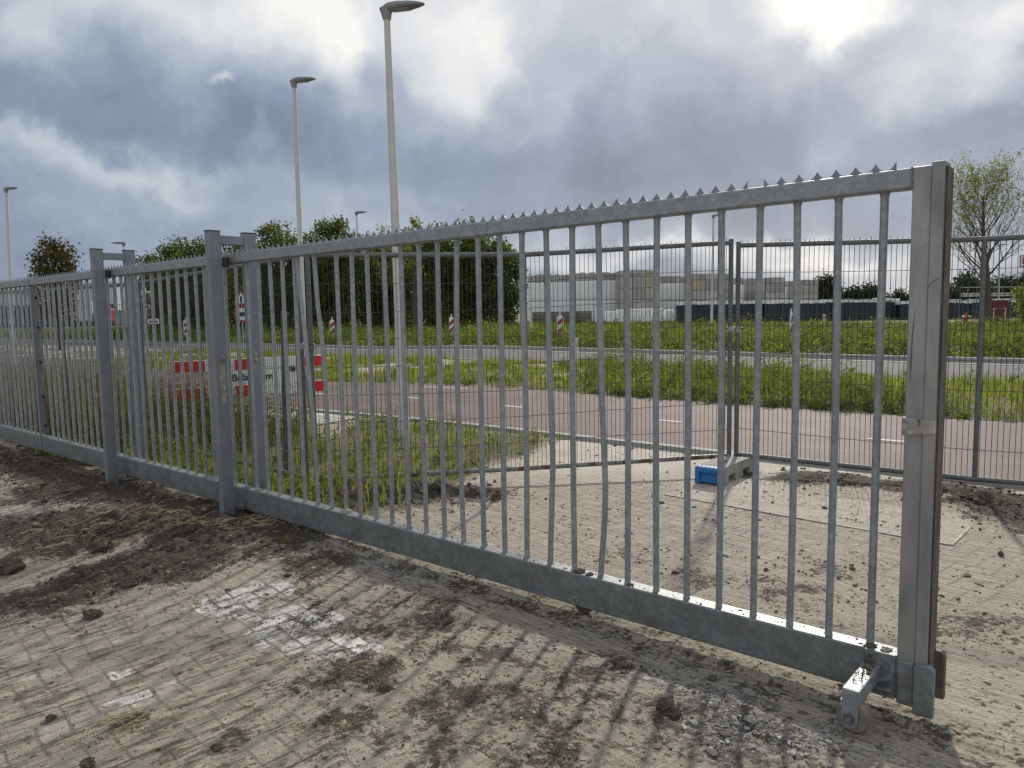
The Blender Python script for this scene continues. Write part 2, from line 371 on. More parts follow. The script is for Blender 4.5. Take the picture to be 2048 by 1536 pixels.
M['black'] = simple('black_rubber', (.018, .018, .02), .6)
M['bolt'] = simple('bolt_steel', (.20, .195, .185), .55, .5, dirt=(.075, .058, .045))
M['plate'] = galv('latch_plate', (.36, .34, .30), .55, rust=.12, seed=21, metal=.3, rough=.6)
M['white'] = simple('white_paint', (.74, .75, .76), .4, var=.06, dirt=(.45, .43, .38))
M['lampgrey'] = simple('lamp_pole_paint', (.50, .50, .48), .45, .1, var=.08)
M['lamphead'] = simple('lamp_head', (.22, .23, .23), .5, .2, var=.08)
M['glass'] = simple('lamp_glass', (.30, .30, .29), .15, .0, var=.05)
M['red'] = simple('red_reflective', (.62, .012, .022), .35, var=.15)
M['darkred'] = simple('dark_red_paint', (.30, .022, .03), .5, var=.2)
M['deepred'] = simple('deep_red_paint', (.11, .014, .018), .6, var=.2)
M['blue'] = simple('blue_paint', (.012, .15, .42), .5, var=.15, dirt=(.10, .14, .2))
M['concrete'] = simple('concrete', (.30, .30, .28), .85, var=.18, scale=12, bump=.4, bscale=90, dirt=(.2, .18, .15))
M['textblack'] = simple('black_lettering', (.015, .015, .015), .5)
M['edge'] = galv('frame_edge', (.30, .285, .255), rust=.2, seed=30, metal=.2, rough=.7)
M['bark'] = simple('bark', (.085, .068, .05), .9, var=.35, scale=5, bump=.8, bscale=25)
M['clod'] = simple('soil_clod', (.100, .087, .068), .95, var=.45, scale=14, bump=1, bscale=60, spec=.2)
M['stone'] = simple('rubble_stone', (.30, .28, .25), .9, var=.35, scale=20, bump=.8, bscale=80)
M['straw'] = simple('dry_straw', (.36, .27, .14), .8, var=.3)
M['navy'] = simple('navy_sheet', (.016, .026, .040), .5, var=.5, scale=3)
M['wrap'] = simple('white_wrap', (.80, .82, .84), .35, var=.10, scale=1.2, bump=.9, bscale=5)
M['brown'] = simple('brown_crate', (.085, .066, .055), .8, var=.35, scale=2)
M['pale_wall'] = simple('pale_cladding', (.55, .58, .62), .5, var=.05, scale=.4)
M['slate'] = simple('slate_blue_cladding', (.06, .085, .13), .5, var=.2, scale=.5)

def leafmat(name, stops, rough=.75, trans=.45):
    m, n = mat(name); r = n.attr('rnd'); p = n.pos()
    f = n.m('ADD', n.m('MULTIPLY', r, .65), n.m('MULTIPLY', n.mapr(n.noise(p, 1.1, 4, .6), .3, .7), .35))
    c = n.ramp(f, stops)
    d = n.new('ShaderNodeBsdfPrincipled'); n.plug(c, d.inputs['Base Color']); d.inputs['Roughness'].default_value = rough; d.inputs['Specular IOR Level'].default_value = .12
    t = n.new('ShaderNodeBsdfTranslucent'); n.plug(n.mix(1., c, (1.25, 1.2, .55), 'MULTIPLY'), t.inputs['Color'])
    x = n.new('ShaderNodeMixShader'); x.inputs[0].default_value = trans
    n.nt.links.new(d.outputs[0], x.inputs[1]); n.nt.links.new(t.outputs[0], x.inputs[2])
    o = n.new('ShaderNodeOutputMaterial'); n.nt.links.new(x.outputs[0], o.inputs[0]); return m
M['leaf_dark'] = leafmat('tree_leaves', [(0, (.030, .045, .014)), (.4, (.065, .095, .026)), (.75, (.14, .17, .042)), (1, (.28, .26, .09))], trans=.42)
M['leaf_far'] = leafmat('far_leaves', [(0, (.030, .042, .026)), (.6, (.05, .07, .035)), (1, (.08, .10, .045))], trans=.2)
M['leaf_brown'] = leafmat('maple_leaves', [(0, (.035, .034, .015)), (.6, (.085, .078, .03)), (1, (.17, .13, .045))], trans=.35)
M['leaf_yel'] = leafmat('young_leaves', [(0, (.10, .13, .03)), (.5, (.19, .22, .055)), (1, (.30, .30, .09))], trans=.5)
M['grass'] = leafmat('grass_blades', [(0, (.075, .105, .024)), (.5, (.145, .185, .040)), (.82, (.22, .25, .075)), (1, (.36, .33, .17))], trans=.5)
M['weed'] = leafmat('weed_leaves', [(0, (.055, .088, .018)), (.4, (.115, .160, .034)), (.8, (.23, .28, .062)), (1, (.42, .44, .18))], trans=.55)
M['dry'] = leafmat('dry_weeds', [(0, (.085, .065, .035)), (.35, (.12, .13, .035)), (.7, (.22, .19, .08)), (1, (.36, .30, .16))], trans=.4)
M['nearg'] = leafmat('patchy_grass', [(0, (.14, .12, .07)), (.25, (.12, .155, .04)), (.5, (.16, .225, .045)), (.75, (.26, .31, .08)), (1, (.46, .42, .25))], trans=.5)
M['dull'] = leafmat('dull_growth', [(0, (.05, .055, .022)), (.6, (.095, .095, .04)), (1, (.17, .15, .075))], trans=.3)
M['redweed'] = leafmat('reddish_weeds', [(0, (.07, .035, .022)), (.4, (.13, .055, .032)), (.7, (.13, .11, .04)), (1, (.25, .19, .09))], trans=.4)

# ---- ground
m, n = mat('site_ground'); M['ground'] = m
P = n.pos(); mud = n.attr('mud'); gra = n.attr('grassy'); pav = n.attr('pave'); slab = n.attr('slab'); whi = n.attr('white')
x, y, z = n.sep(P)
def herring(n, x, y, rot, unit):
    ca, sa = math.cos(rot) / unit, math.sin(rot) / unit
    X = n.m('ADD', n.m('MULTIPLY', x, ca), n.m('ADD', n.m('MULTIPLY', y, sa), 400.)); Y = n.m('ADD', n.m('MULTIPLY', x, -sa), n.m('ADD', n.m('MULTIPLY', y, ca), 400.))
    i = n.m('FLOOR', X); j = n.m('FLOOR', Y); fx = n.m('SUBTRACT', X, i); fy = n.m('SUBTRACT', Y, j)
    k = n.m('FLOORED_MODULO', n.m('SUBTRACT', i, j), 4.0)
    eq = lambda a: n.m('COMPARE', k, float(a), .1)
    isv = n.m('GREATER_THAN', k, 1.5); is1 = eq(1); is2 = eq(2)
    u = n.m('ADD', n.m('ADD', n.m('MULTIPLY', n.m('SUBTRACT', 1., isv), fx), n.m('MULTIPLY', isv, fy)), n.m('ADD', is1, is2))
    v = n.m('ADD', n.m('MULTIPLY', n.m('SUBTRACT', 1., isv), fy), n.m('MULTIPLY', isv, fx))
    d = n.m('MINIMUM', n.m('MINIMUM', u, n.m('SUBTRACT', 2., u)), n.m('MINIMUM', v, n.m('SUBTRACT', 1., v)))
    bi = n.m('SUBTRACT', i, is1); bj = n.m('SUBTRACT', j, is2)
    wn = n.new('ShaderNodeTexWhiteNoise', noise_dimensions='3D'); n.plug(n.comb(bi, bj, isv), wn.inputs['Vector'])
    return d, wn.outputs['Value']
wob = n.vm('ADD', P, n.vm('SCALE', n.vm('SUBTRACT', n.noise(P, 3, 3, col=True), (.5, .5, .5)), .05)); wx, wy, wz = n.sep(wob)
jd, brick = herring(n, wx, wy, R(41), .105)
j1 = n.mapr(n.m('ADD', jd, n.m('MULTIPLY', n.m('SUBTRACT', n.noise(P, 60, 4), .5), .12)), .03, .10, 1, 0)
fineN = n.noise(P, 38, 8, .68); midN = n.noise(P, 6.5, 7, .62); bigN = n.noise(P, 1.3, 5, .6)
grit = n.voro(P, 170, out='Distance'); gritc = n.sep(n.voro(P, 120, out='Color'))[0]
rotp = n.vm('ADD', P, (0., 0., 0.)); ca, sa = math.cos(R(43)), math.sin(R(43))
su = n.m('ADD', n.m('MULTIPLY', x, ca), n.m('MULTIPLY', y, sa)); sv = n.m('SUBTRACT', n.m('MULTIPLY', y, ca), n.m('MULTIPLY', x, sa))
streak = n.noise(n.comb(n.m('MULTIPLY', su, 3.2), n.m('MULTIPLY', sv, 34.), 0.), 1, 7, .68, 1.2)
su2 = n.m('ADD', n.m('MULTIPLY', x, float(GD[0])), n.m('MULTIPLY', y, float(GD[1]))); sv2 = n.m('ADD', n.m('MULTIPLY', x, float(GN[0])), n.m('MULTIPLY', y, float(GN[1])))
streak2 = n.noise(n.comb(n.m('MULTIPLY', su2, 3.4), n.m('MULTIPLY', sv2, 30.), 3.), 1, 7, .68, 1.5)
swt = n.mapr(sv2, .1, 1.6, 1, 0)
sw0 = float(GN @ G0)
swt = n.mapr(n.m('SUBTRACT', sv2, sw0), .3, 1.5, 1, 0)
stk = n.m('ADD', n.m('MULTIPLY', swt, streak2), n.m('MULTIPLY', n.m('SUBTRACT', 1., swt), streak))
dust = n.ramp(n.m('ADD', n.m('MULTIPLY', fineN, .45), n.m('MULTIPLY', midN, .55)), [(.32, (.20, .170, .132)), (.43, (.36, .315, .250)), (.54, (.50, .445, .363)), (.68, (.62, .565, .472))])
damp = n.attr('damp'); dust = n.mix(n.m('MULTIPLY', damp, n.mapr(midN, .35, .62, .75, .30)), dust, n.mix(fineN, (.13, .115, .095), (.33, .298, .25)))
smear = n.mapr(n.m('ADD', stk, n.m('ADD', n.m('MULTIPLY', n.m('SUBTRACT', midN, .5), .6), n.m('MULTIPLY', n.m('SUBTRACT', fineN, .5), .5))), .50, .60, 0, 1)
soil = n.ramp(n.m('ADD', n.m('MULTIPLY', fineN, .6), n.m('MULTIPLY', gritc, .4)), [(.2, (.038, .030, .022)), (.5, (.085, .068, .049)), (.7, (.155, .125, .092)), (.9, (.24, .2, .15))])
brk = n.mix(brick, (.36, .33, .28), (.60, .56, .50)); brk = n.mix(n.mapr(fineN, .3, .7, 0, .5), brk, (.33, .29, .235))
# clean paving shows where the mud film is thin
film = n.m('ADD', n.m('MULTIPLY', bigN, .5), n.m('MULTIPLY', midN, .5))
show = n.m('MULTIPLY', pav, n.mapr(n.m('ADD', film, n.m('MULTIPLY', stk, .25)), .50, .66, 1, 0))
c = n.mix(show, dust, brk)
wh = n.mapr(n.m('ADD', n.m('ADD', whi, n.m('MULTIPLY', n.m('SUBTRACT', brick, .5), .55)), n.m('MULTIPLY', n.m('SUBTRACT', n.m('ADD', n.m('MULTIPLY', stk, .6), n.m('MULTIPLY', midN, .4)), .5), -2.6)), .52, .64, 0, 1)
c = n.mix(n.m('MULTIPLY', wh, n.mapr(fineN, .40, .60, .95, .45)), c, n.mix(brick, (.62, .61, .58), (.82, .81, .78)))
c = n.mix(n.m('MULTIPLY', n.m('MULTIPLY', j1, wh), .8), c, (.13, .105, .08))
c = n.mix(n.m('MULTIPLY', n.m('MULTIPLY', j1, n.m('MAXIMUM', pav, whi)), n.mapr(film, .62, .46, .12, .62)), c, (.15, .127, .098))
slc = n.mix(n.mapr(midN, .3, .7), (.50, .465, .395), (.62, .585, .51))
c = n.mix(n.m('MULTIPLY', slab, n.mapr(midN, .62, .5, .4, 1)), c, slc)
c = n.mix(n.m('MULTIPLY', smear, n.m('MULTIPLY', n.mapr(slab, 0, 1, .85, .12), n.mapr(damp, 0, .4, .5, 1.))), c, soil)
mk = n.mapr(n.m('ADD', mud, n.m('MULTIPLY', n.m('SUBTRACT', n.m('ADD', n.m('MULTIPLY', midN, .5), n.m('MULTIPLY', fineN, .5)), .5), 2.1)), .36, .50, 0, 1)
c = n.mix(mk, c, soil)
crumb = n.mapr(n.m('ADD', grit, n.m('MULTIPLY', n.m('SUBTRACT', midN, .5), -1.1)), .16, .10, 0, 1)
c = n.mix(n.m('MULTIPLY', crumb, .75), c, n.mix(gritc, (.05, .04, .03), (.22, .19, .15)))
chips = n.mapr(n.m('ADD', n.voro(P, 46, out='Distance'), n.m('MULTIPLY', n.m('SUBTRACT', bigN, .5), -.8)), .20, .15, 0, 1)
c = n.mix(n.m('MULTIPLY', chips, .6), c, n.mix(gritc, (.10, .085, .066), (.40, .36, .30)))
rub = n.attr('rubble'); c = n.mix(n.m('MULTIPLY', rub, n.mapr(midN, .4, .6)), c, n.mix(gritc, (.10, .10, .10), (.46, .46, .45)))
gsoil = n.ramp(fineN, [(.3, (.07, .058, .038)), (.5, (.13, .112, .072)), (.7, (.23, .20, .14))])
c = n.mix(gra, c, gsoil)
far = n.attr('far'); c = n.mix(far, c, n.mix(n.noise(P, .12, 6, .7), (.07, .085, .03), (.15, .145, .065)))
hgt = n.m('ADD', n.m('MULTIPLY', fineN, 1.0), n.m('ADD', n.m('MULTIPLY', stk, n.mapr(slab, 0, 1, .8, .1)), n.m('MULTIPLY', grit, n.mapr(mk, 0, 1, .25, .9))))
hgt = n.m('SUBTRACT', hgt, n.m('MULTIPLY', n.m('MULTIPLY', j1, n.m('MAXIMUM', pav, whi)), .35))
n.out(c, n.mapr(wh, 0, 1, .86, .45), 0., n.bump(hgt, 1.0, .016), .35)

def sheetmat(name, stops, sc=90, rough=.8, bump=.5, patch=None, spec=.4):
    m, n = mat(name); P = n.pos(); f = n.noise(P, sc, 6, .7); g = n.noise(P, 1.2, 5, .6); v = n.sep(n.voro(P, sc * 1.6, out='Color'))[0]
    c = n.ramp(n.m('ADD', n.m('MULTIPLY', f, .45), n.m('ADD', n.m('MULTIPLY', v, .3), n.m('MULTIPLY', g, .25))), stops)
    if patch:
        c = n.mix(n.mapr(n.noise(P, .8, 7, .7), .52, .66, 0, .65), c, patch); c = n.mix(n.mapr(n.noise(P, .45, 4, .6), .52, .40, 0, .35), c, (.06, .038, .036)); c = n.mix(n.mapr(n.noise(P, 5, 8, .75), .60, .70, 0, .6), c, (.24, .20, .16))
    n.out(c, rough, 0., n.bump(n.m('ADD', f, n.m('MULTIPLY', v, .7)), bump, .006), spec); return m
M['path'] = sheetmat('red_asphalt', [(.25, (.055, .034, .030)), (.5, (.108, .064, .056)), (.7, (.175, .115, .10)), (.9, (.27, .205, .178))], 70, .74, .9, (.19, .15, .13))
M['road'] = sheetmat('grey_asphalt', [(.3, (.055, .055, .058)), (.6, (.11, .11, .115)), (.85, (.20, .20, .205))], 60, .82, .8, spec=.25)
M['kerb'] = sheetmat('concrete_kerb', [(.3, (.26, .26, .25)), (.6, (.40, .40, .38)), (.85, (.52, .52, .50))], 50)
M['mark'] = sheetmat('road_marking', [(.3, (.16, .12, .11)), (.42, (.45, .43, .41)), (.55, (.62, .61, .59)), (.8, (.72, .72, .70))], 30)
m, n = mat('paving_slabs'); M['slabs'] = m; P = n.pos(); x, y, z = n.sep(P)
u = n.m('MULTIPLY', n.m('ADD', n.m('MULTIPLY', x, float(GD[0])), n.m('MULTIPLY', y, float(GD[1]))), 3.33); v = n.m('MULTIPLY', n.m('ADD', n.m('MULTIPLY', x, float(GN[0])), n.m('MULTIPLY', y, float(GN[1]))), 3.33)
fu = n.m('FRACT', n.m('ADD', u, 200.)); fv = n.m('FRACT', n.m('ADD', v, 200.))
dd = n.m('MINIMUM', n.m('MINIMUM', fu, n.m('SUBTRACT', 1., fu)), n.m('MINIMUM', fv, n.m('SUBTRACT', 1., fv)))
wn = n.new('ShaderNodeTexWhiteNoise', noise_dimensions='2D'); n.plug(n.comb(n.m('FLOOR', u), n.m('FLOOR', v)), wn.inputs['Vector'])
c = n.mix(wn.outputs['Value'], (.36, .35, .325), (.50, .49, .46)); c = n.mix(n.mapr(n.noise(P, 5, 6, .7), .5, .7, 0, .6), c, (.2, .18, .14))
c = n.mix(n.mapr(dd, .02, .05, .8, 0), c, (.09, .08, .06)); n.out(c, .75, 0., n.bump(n.mapr(dd, .0, .05), .5, .01))

# ---------------------------------------------------------------- ground sheet
def radii():
    r = list(np.exp(np.linspace(math.log(1.0), math.log(13.0), 760))); r += list(np.exp(np.linspace(math.log(13.0), math.log(900), 150))[1:]); return np.array([.02, .5] + r)
th = np.concatenate([np.linspace(-180, -52, 40, endpoint=False), np.linspace(-52, 52, 860), np.linspace(52, 180, 41)[1:]])
rr = radii(); T, RR = np.meshgrid(np.radians(th), rr); X = (RR * np.sin(T)).ravel(); Y = (RR * np.cos(T)).ravel()
Z = gz(X, Y); mm, _ = mudmask(X, Y); a_, b_, c_, d_ = zone(X, Y); s_, o_ = so_(X, Y)
def blobm(lst):
    q = np.zeros_like(X)
    for px, py, r in lst: g = gp(px, py); q = np.maximum(q, np.exp(-((X - g[0]) ** 2 + (Y - g[1]) ** 2) / r ** 2))
    return q
gedge = sst(grass_edge(X, Y), -.05, .25)
grassy = np.maximum(gedge * sst(o_, -.18, -.35) * np.where(X > -2.1, sst(a_, .1, .3), sst(a_, 1.4, 1.8)), sst(-b_, 0, .15)); grassy = np.where(d_ < 0, 1, grassy)
bare = sst(-b_, 1.2, 1.6) * sst(c_, .4, .9) * sst(fbm(X, Y, .55, 3), .02, .15) * sst(X, 3.2, 1.5) * (d_ > 0); grassy = grassy * (1 - .9 * bare)
farm = sst(-d_, 6, 14)
inside = sst(grass_edge(X, Y), .1, -.2)
pave = np.clip(.35 + .9 * fbm(X, Y, .8, 3), 0, 1) * np.where(o_ > -.1, 1., 1.) ; pave = np.maximum(pave, .9 * blobm([(1150, 1010, .9), (1320, 1020, .9), (1000, 980, .6), (1500, 1070, .7), (1900, 1150, .8), (1200, 960, .6)]))
pave = np.maximum(pave, blobm([(60, 1330, .4), (150, 1420, .4), (60, 1480, .3), (300, 1480, .3), (500, 1450, .3), (350, 1350, .35), (560, 1380, .2), (950, 1260, .2), (30, 1000, .4), (100, 1240, .3), (640, 1500, .3)]))
pave = pave * (1 - sst(o_, 1.2, 0) * sst(o_, -.6, -.1) * .8)
slabm = blobm([(1180, 930, .6), (1300, 935, .5), (1480, 975, .45), (1400, 960, .3)]) ; 
# slab inside the steel edge frame
Af, Bf, Cf = np.array([1.20, 5.99]), np.array([2.67, 4.61]), np.array([3.07, 5.03])
e1 = (Bf - Af) / np.linalg.norm(Bf - Af); e2 = np.array([-e1[1], e1[0]])
ua = (X - Af[0]) * e1[0] + (Y - Af[1]) * e1[1]; va = (X - Af[0]) * e2[0] + (Y - Af[1]) * e2[1]
slabm = np.maximum(slabm, ((ua > 0) & (ua < 2.02) & (va > 0) & (va < .75)) * .6)
slabm = np.maximum(slabm, sst(a_, .9, .6) * sst(o_, -1, -2) * .9 * sst(grass_edge(X, Y), .6, .2))
white = np.maximum(blobm([(430, 1205, .12), (500, 1185, .16), (550, 1180, .12), (480, 1215, .14), (570, 1225, .16), (640, 1240, .12), (540, 1265, .14), (600, 1290, .15), (660, 1295, .15), (715, 1300, .10), (230, 1275, .05), (235, 1340, .06), (275, 1385, .07)]), 0 * blobm([(300, 1360, .16)]))
white = np.maximum(white, .0 * blobm([(1500, 1085, .45), (1650, 1110, .4), (1350, 1050, .35), (1800, 1150, .3), (1250, 1030, .3)]))
rub = blobm([(1290, 1350, .11), (1370, 1370, .12), (1440, 1400, .12), (1480, 1450, .13), (1560, 1470, .13), (1620, 1480, .1), (1450, 1480, .12), (760, 1130, .16), (820, 1150, .12), (1050, 1290, .1)])
nr, nt_ = RR.shape; idx = np.arange(nr * nt_).reshape(nr, nt_)
q = np.stack([idx[:-1, :-1], idx[:-1, 1:], idx[1:, 1:], idx[1:, :-1]], -1).reshape(-1, 4)[:, ::-1]
ground = npmesh('ground', np.stack([X, Y, Z], 1), q, M['ground'], smooth=True, attrs=dict(mud=mm, grassy=grassy, pave=pave, slab=slabm, white=white, rubble=rub, far=farm, damp=sst(o_, -.15, .35) * np.clip(.75 + 1.3 * fbm(X, Y, .9, 3), .25, 1)))
tag(ground, 'muddy brick paving and grass verges reaching to the horizon', 'ground', kind='structure')

def strip(name, A, B, mat_, dz, label, cat, step=.6):
    """sheet between two polylines resampled to the same count"""
    def res(P, k):
        P = np.array(P, float); L_ = np.concatenate([[0], np.cumsum(np.linalg.norm(np.diff(P, axis=0), axis=1))]); t = np.linspace(0, L_[-1], k); return np.stack([np.interp(t, L_, P[:, 0]), np.interp(t, L_, P[:, 1])], 1)
    k = 240; a = res(A, k); b = res(B, k); w = 6; V = []
    for i in range(w + 1): V.append(a + (b - a) * i / w)
    V = np.stack(V, 1).reshape(-1, 2); z = base_z(V[:, 0]) + dz; idx = np.arange(k * (w + 1)).reshape(k, w + 1)
    q = np.stack([idx[:-1, :-1], idx[:-1, 1:], idx[1:, 1:], idx[1:, :-1]], -1).reshape(-1, 4)
    o = npmesh(name, np.c_[V, z], q, mat_); return tag(o, label, cat, kind='structure')
strip('cycle_path', PN, PF, M['path'], .012, 'red asphalt cycle path with white centre dashes', 'cycle path')
strip('road', RN, RF, M['road'], .008, 'grey asphalt road beyond the verge', 'road')
def off(P, d):
    P = np.array(P, float); T_ = np.gradient(P, axis=0); T_ /= np.linalg.norm(T_, axis=1)[:, None]; N_ = np.stack([-T_[:, 1], T_[:, 0]], 1); return P + N_ * d
def smooth_pl(P, k=120):
    P = np.array(P, float); L_ = np.concatenate([[0], np.cumsum(np.linalg.norm(np.diff(P, axis=0), axis=1))]); t = np.linspace(0, L_[-1], k)
    Q = np.stack([np.interp(t, L_, P[:, 0]), np.interp(t, L_, P[:, 1])], 1)
    for _ in range(2): Q[1:-1] = (Q[:-2] + Q[1:-1] * 2 + Q[2:]) / 4
    return Q
def kerb(name, P, w, h, label, z0=-.03, inner=0., material=None):
    Q = smooth_pl(P); A = off(Q, inner); B = off(Q, inner + w); V = []; k = len(Q)
    for a, b in zip(A, B):
        za = base_z(a[0]) + z0; V += [(a[0], a[1], za), (a[0], a[1], base_z(a[0]) + h), (b[0], b[1], base_z(b[0]) + h), (b[0], b[1], za)]
    V = np.array(V); q = []
    for i in range(k - 1):
        for j in range(3): q.append((i * 4 + j, i * 4 + j + 1, (i + 1) * 4 + j + 1, (i + 1) * 4 + j))
    return tag(npmesh(name, V, np.array(q), material or M['kerb']), label, 'kerb', kind='structure')
kerb('kerb', PN, .10, .045, 'pale concrete edging along the near side of the cycle path')
kerb('kerb', RF, -.18, .14, 'raised concrete kerb along the far side of the road')
kerb('kerb', off(smooth_pl(RF), .19), .22, .022, 'flat concrete gutter strip below the far kerb')
kerb('kerb', RN, .12, .05, 'low concrete edge along the near side of the road')
PNl = [(-2.05, 11.06), (-2.25, 11.23), (-6.2, 14.6), (-12, 19.2), (-20, 25.1)]
strip('pavement', off(smooth_pl(PNl), .13), off(smooth_pl(PNl), 1.35), M['slabs'], .012, 'pale concrete slabs beside the cycle path', 'pavement')
# road markings
mk_ = MB()
def quadmark(p, q, w, z=.017):
    p = np.array(p); q = np.array(q); d = (q - p) / np.linalg.norm(q - p); s_ = np.array([-d[1], d[0]]) * w / 2
    mk_.add([(*(p - s_), base_z(p[0]) + z), (*(q - s_), base_z(q[0]) + z), (*(q + s_), base_z(q[0]) + z), (*(p + s_), base_z(p[0]) + z)], [(0, 1, 2, 3)])
dash = [(-5.4, 15.95), (-3.62, 14.56), (-1.68, 13.06), (.06, 11.5), (2.07, 9.77), (4.08, 8.12), (6.15, 6.35), (8.2, 4.5)]
for c0 in dash: quadmark((c0[0] - .21, c0[1] + .17), (c0[0] + .09, c0[1] - .07), .09)
quadmark((-1.75, 14.95), (-.85, 14.35), .09)
tag(mk_.build('path_markings', M['mark']), 'worn white dashes down the middle of the cycle path', 'road marking', kind='structure')

exec_later = []
# ---------------------------------------------------------------- sliding gate
def zt(s): return 1.9545 - .0056 * s          # top of the top rail
def zb(s): return .050 - .0042 * s            # bottom of the beam
def zbt(s): return .212 - .0036 * s
def lean(s, z): return 0.0
gate = thing('sliding_gate', GW(4.3, -.04, 0), 'long galvanised sliding gate of upright bars, its end post nearest the camera', 'gate')
SG = 8.74
def wn_(o):
    md = o.modifiers.new('wn', 'WEIGHTED_NORMAL'); md.mode = 'FACE_AREA'; md.weight = 100; return o
def rail(s0, s1, zf, h, w, o0=0.0, k=24):
    mb = MB(); V = []; ss = np.linspace(s0, s1, k); c = .009
    prof = [(0, c), (0, h - c), (-c * .3, h - c * .3), (-c, h), (-w + c, h), (-w, h - c), (-w, c), (-w + c, 0), (-c, 0), (-c * .3, c * .3)]
    for s in ss:
        for o, zz in prof: V.append(GW(s, o0 + o, zf(s) + zz))
    m = len(prof); Fc = [(i * m + j, i * m + (j + 1) % m, (i + 1) * m + (j + 1) % m, (i + 1) * m + j) for i in range(k - 1) for j in range(m)] + [tuple(range(m)), tuple((k - 1) * m + j for j in range(m))[::-1]]
    return mb.add(V, Fc)
wn_(rail(0, SG, lambda s: zt(s) - .070, .070, .07).build('top_rail', M['galv'], gate, smooth=True))
wn_(rail(-.002, SG, zb, .165, .085).build('bottom_beam', M['galv_beam'], gate, smooth=True))
def spikes(s0, s1, parent, skip=()):
    pitch = .0682; k = int((s1 - s0) / pitch); mb = MB(); t = .003; oc = -.035
    for i in range(k):
        a = s0 + i * pitch
        if i in skip: continue
        us = np.linspace(0, 1, 9); hs = .028 * np.abs(2 * us - 1) ** 2.2 + .004
        for u0, u1, h0, h1 in zip(us[:-1], us[1:], hs[:-1], hs[1:]):
            A, B = a + u0 * pitch, a + u1 * pitch; z0, z1 = zt(A) - .004, zt(B) - .004
            mb.hexa([GW(A, oc - t, z0), GW(B, oc - t, z1), GW(B, oc + t, z1), GW(A, oc + t, z0), GW(A, oc - t * .6, z0 + h0 + .004), GW(B, oc - t * .6, z1 + h1 + .004), GW(B, oc + t * .6, z1 + h1 + .004), GW(A, oc + t * .6, z0 + h0 + .004)])
    mb.build('spike_strip', M['galv2'], parent)
spikes(.062, SG - .02, gate, skip=(7,))
bent = {  # bar index -> offsets along the gate (m) at heights 0..1 of the bar
    23: [(0, 0), (.35, .012), (.62, .05), (.8, .085), (1, .13)],
    22: [(0, 0), (.45, .005), (.62, .018), (.8, .06), (1, .085)],
    14: [(0, 0), (.35, .010), (.6, .018), (1, 0)],
    11: [(0, 0), (.25, -.010), (.6, -.012), (.8, .004), (1, 0)],
    10: [(0, 0), (.22, -.020), (.32, -.030), (.6, -.016), (1, 0)],
    8: [(0, 0), (.18, -.030), (.26, -.036), (.6, -.014), (1, 0)], }
BARK = 57
for i in range(BARK):
    s = .1035 + .1528 * i - (.0003 * max(0, i - 22))
    if s > SG - .14: break
    z0, z1 = zbt(s) - .01, zt(s) - .066; o = -.0405
    j1_, j2_, j3_ = random.uniform(-.006, .006), random.uniform(-.007, .007), random.uniform(-.004, .004)
    prof = bent.get(i, [(0, 0), (.5, j1_), (1, j2_)]); tt = np.array([0, .004, .012] + list(np.linspace(.05, .95, 13 if i in bent else 7)) + [.988, .996, 1])
    pts = [GW(s + float(np.interp(t, [p[0] for p in prof], [p[1] for p in prof])), o + (.006 * math.sin(t * 3.1) if i in bent else j3_ * math.sin(t * 3.1)), z0 + (z1 - z0) * t) for t in tt]
    MB().tube(pts, [.0142 + .006 * max(0, 1 - min(t, 1 - t) / .010) for t in tt], 10).build('bar', M['galv'], gate, smooth=True)
# tail stile with bolts
st = MB().box(GW(SG - .055, -.045, (zbt(SG) + zt(SG)) / 2 - .03), (.09, .012, 1.60), ax=tuple(GD)).build('stile', M['galv_rust'], gate, bevel=.002)
for zz in (.30, .62, 1.0, 1.38, 1.70):
    p = GW(SG - .05, -.039, zz); q = GW(SG - .05, -.018, zz); MB().tube([p, q], .014, 6).build('bolt', M['black'], st)
# end post: box tube, lapped strip, rusted catch flange, shoes
ep = MB().box(GW(-.03, -.045, 1.005), (.060, .095, 1.90), ax=tuple(GD)).build('end_post', M['end'], gate, bevel=.004)
MB().box(GW(-.079, -.038, 1.00), (.038, .090, 1.93), ax=tuple(GD)).build('cover_strip', M['end'], ep, bevel=.003)
rf = MB().box(GW(-.1015, -.062, 1.02), (.005, .085, 1.86), ax=tuple(GD)); rf.box(GW(-.116, -.020, 1.02), (.028, .005, 1.86), ax=tuple(GD)) if False else None
rf.build('catch_flange', M['rust'], ep, bevel=.001)
sh = MB().box(GW(-.032, -.030, .125), (.056, .085, .165), ax=tuple(GD)).build('shoe', M['galv_beam'], gate, bevel=.006)
MB().prism([(0, 0), (.066, 0), (.066, .175), (.055, .19), (.01, .19), (0, .175)], .030, GW(-.127, -.005, .025), (*GD, 0), (0, 0, 1), (*GN, 0)).build('shoe', M['galv_beam'], gate, bevel=.005)
MB().prism([(0, 0), (.046, 0), (.046, .16), (.036, .18), (.01, .18), (0, .16)], .030, GW(-.138, -.118, .055), (*GD, 0), (0, 0, 1), (*GN, 0)).build('shoe', M['rust'], gate, bevel=.005)
MB().prism([(0, .012), (.105, .0), (.105, .066), (0, .060)], .022, GW(-.102, .0035, 1.030), (*GD, 0), (0, 0, 1), (*GN, 0)).build('catch_plate', M['plate'], ep, bevel=.006)
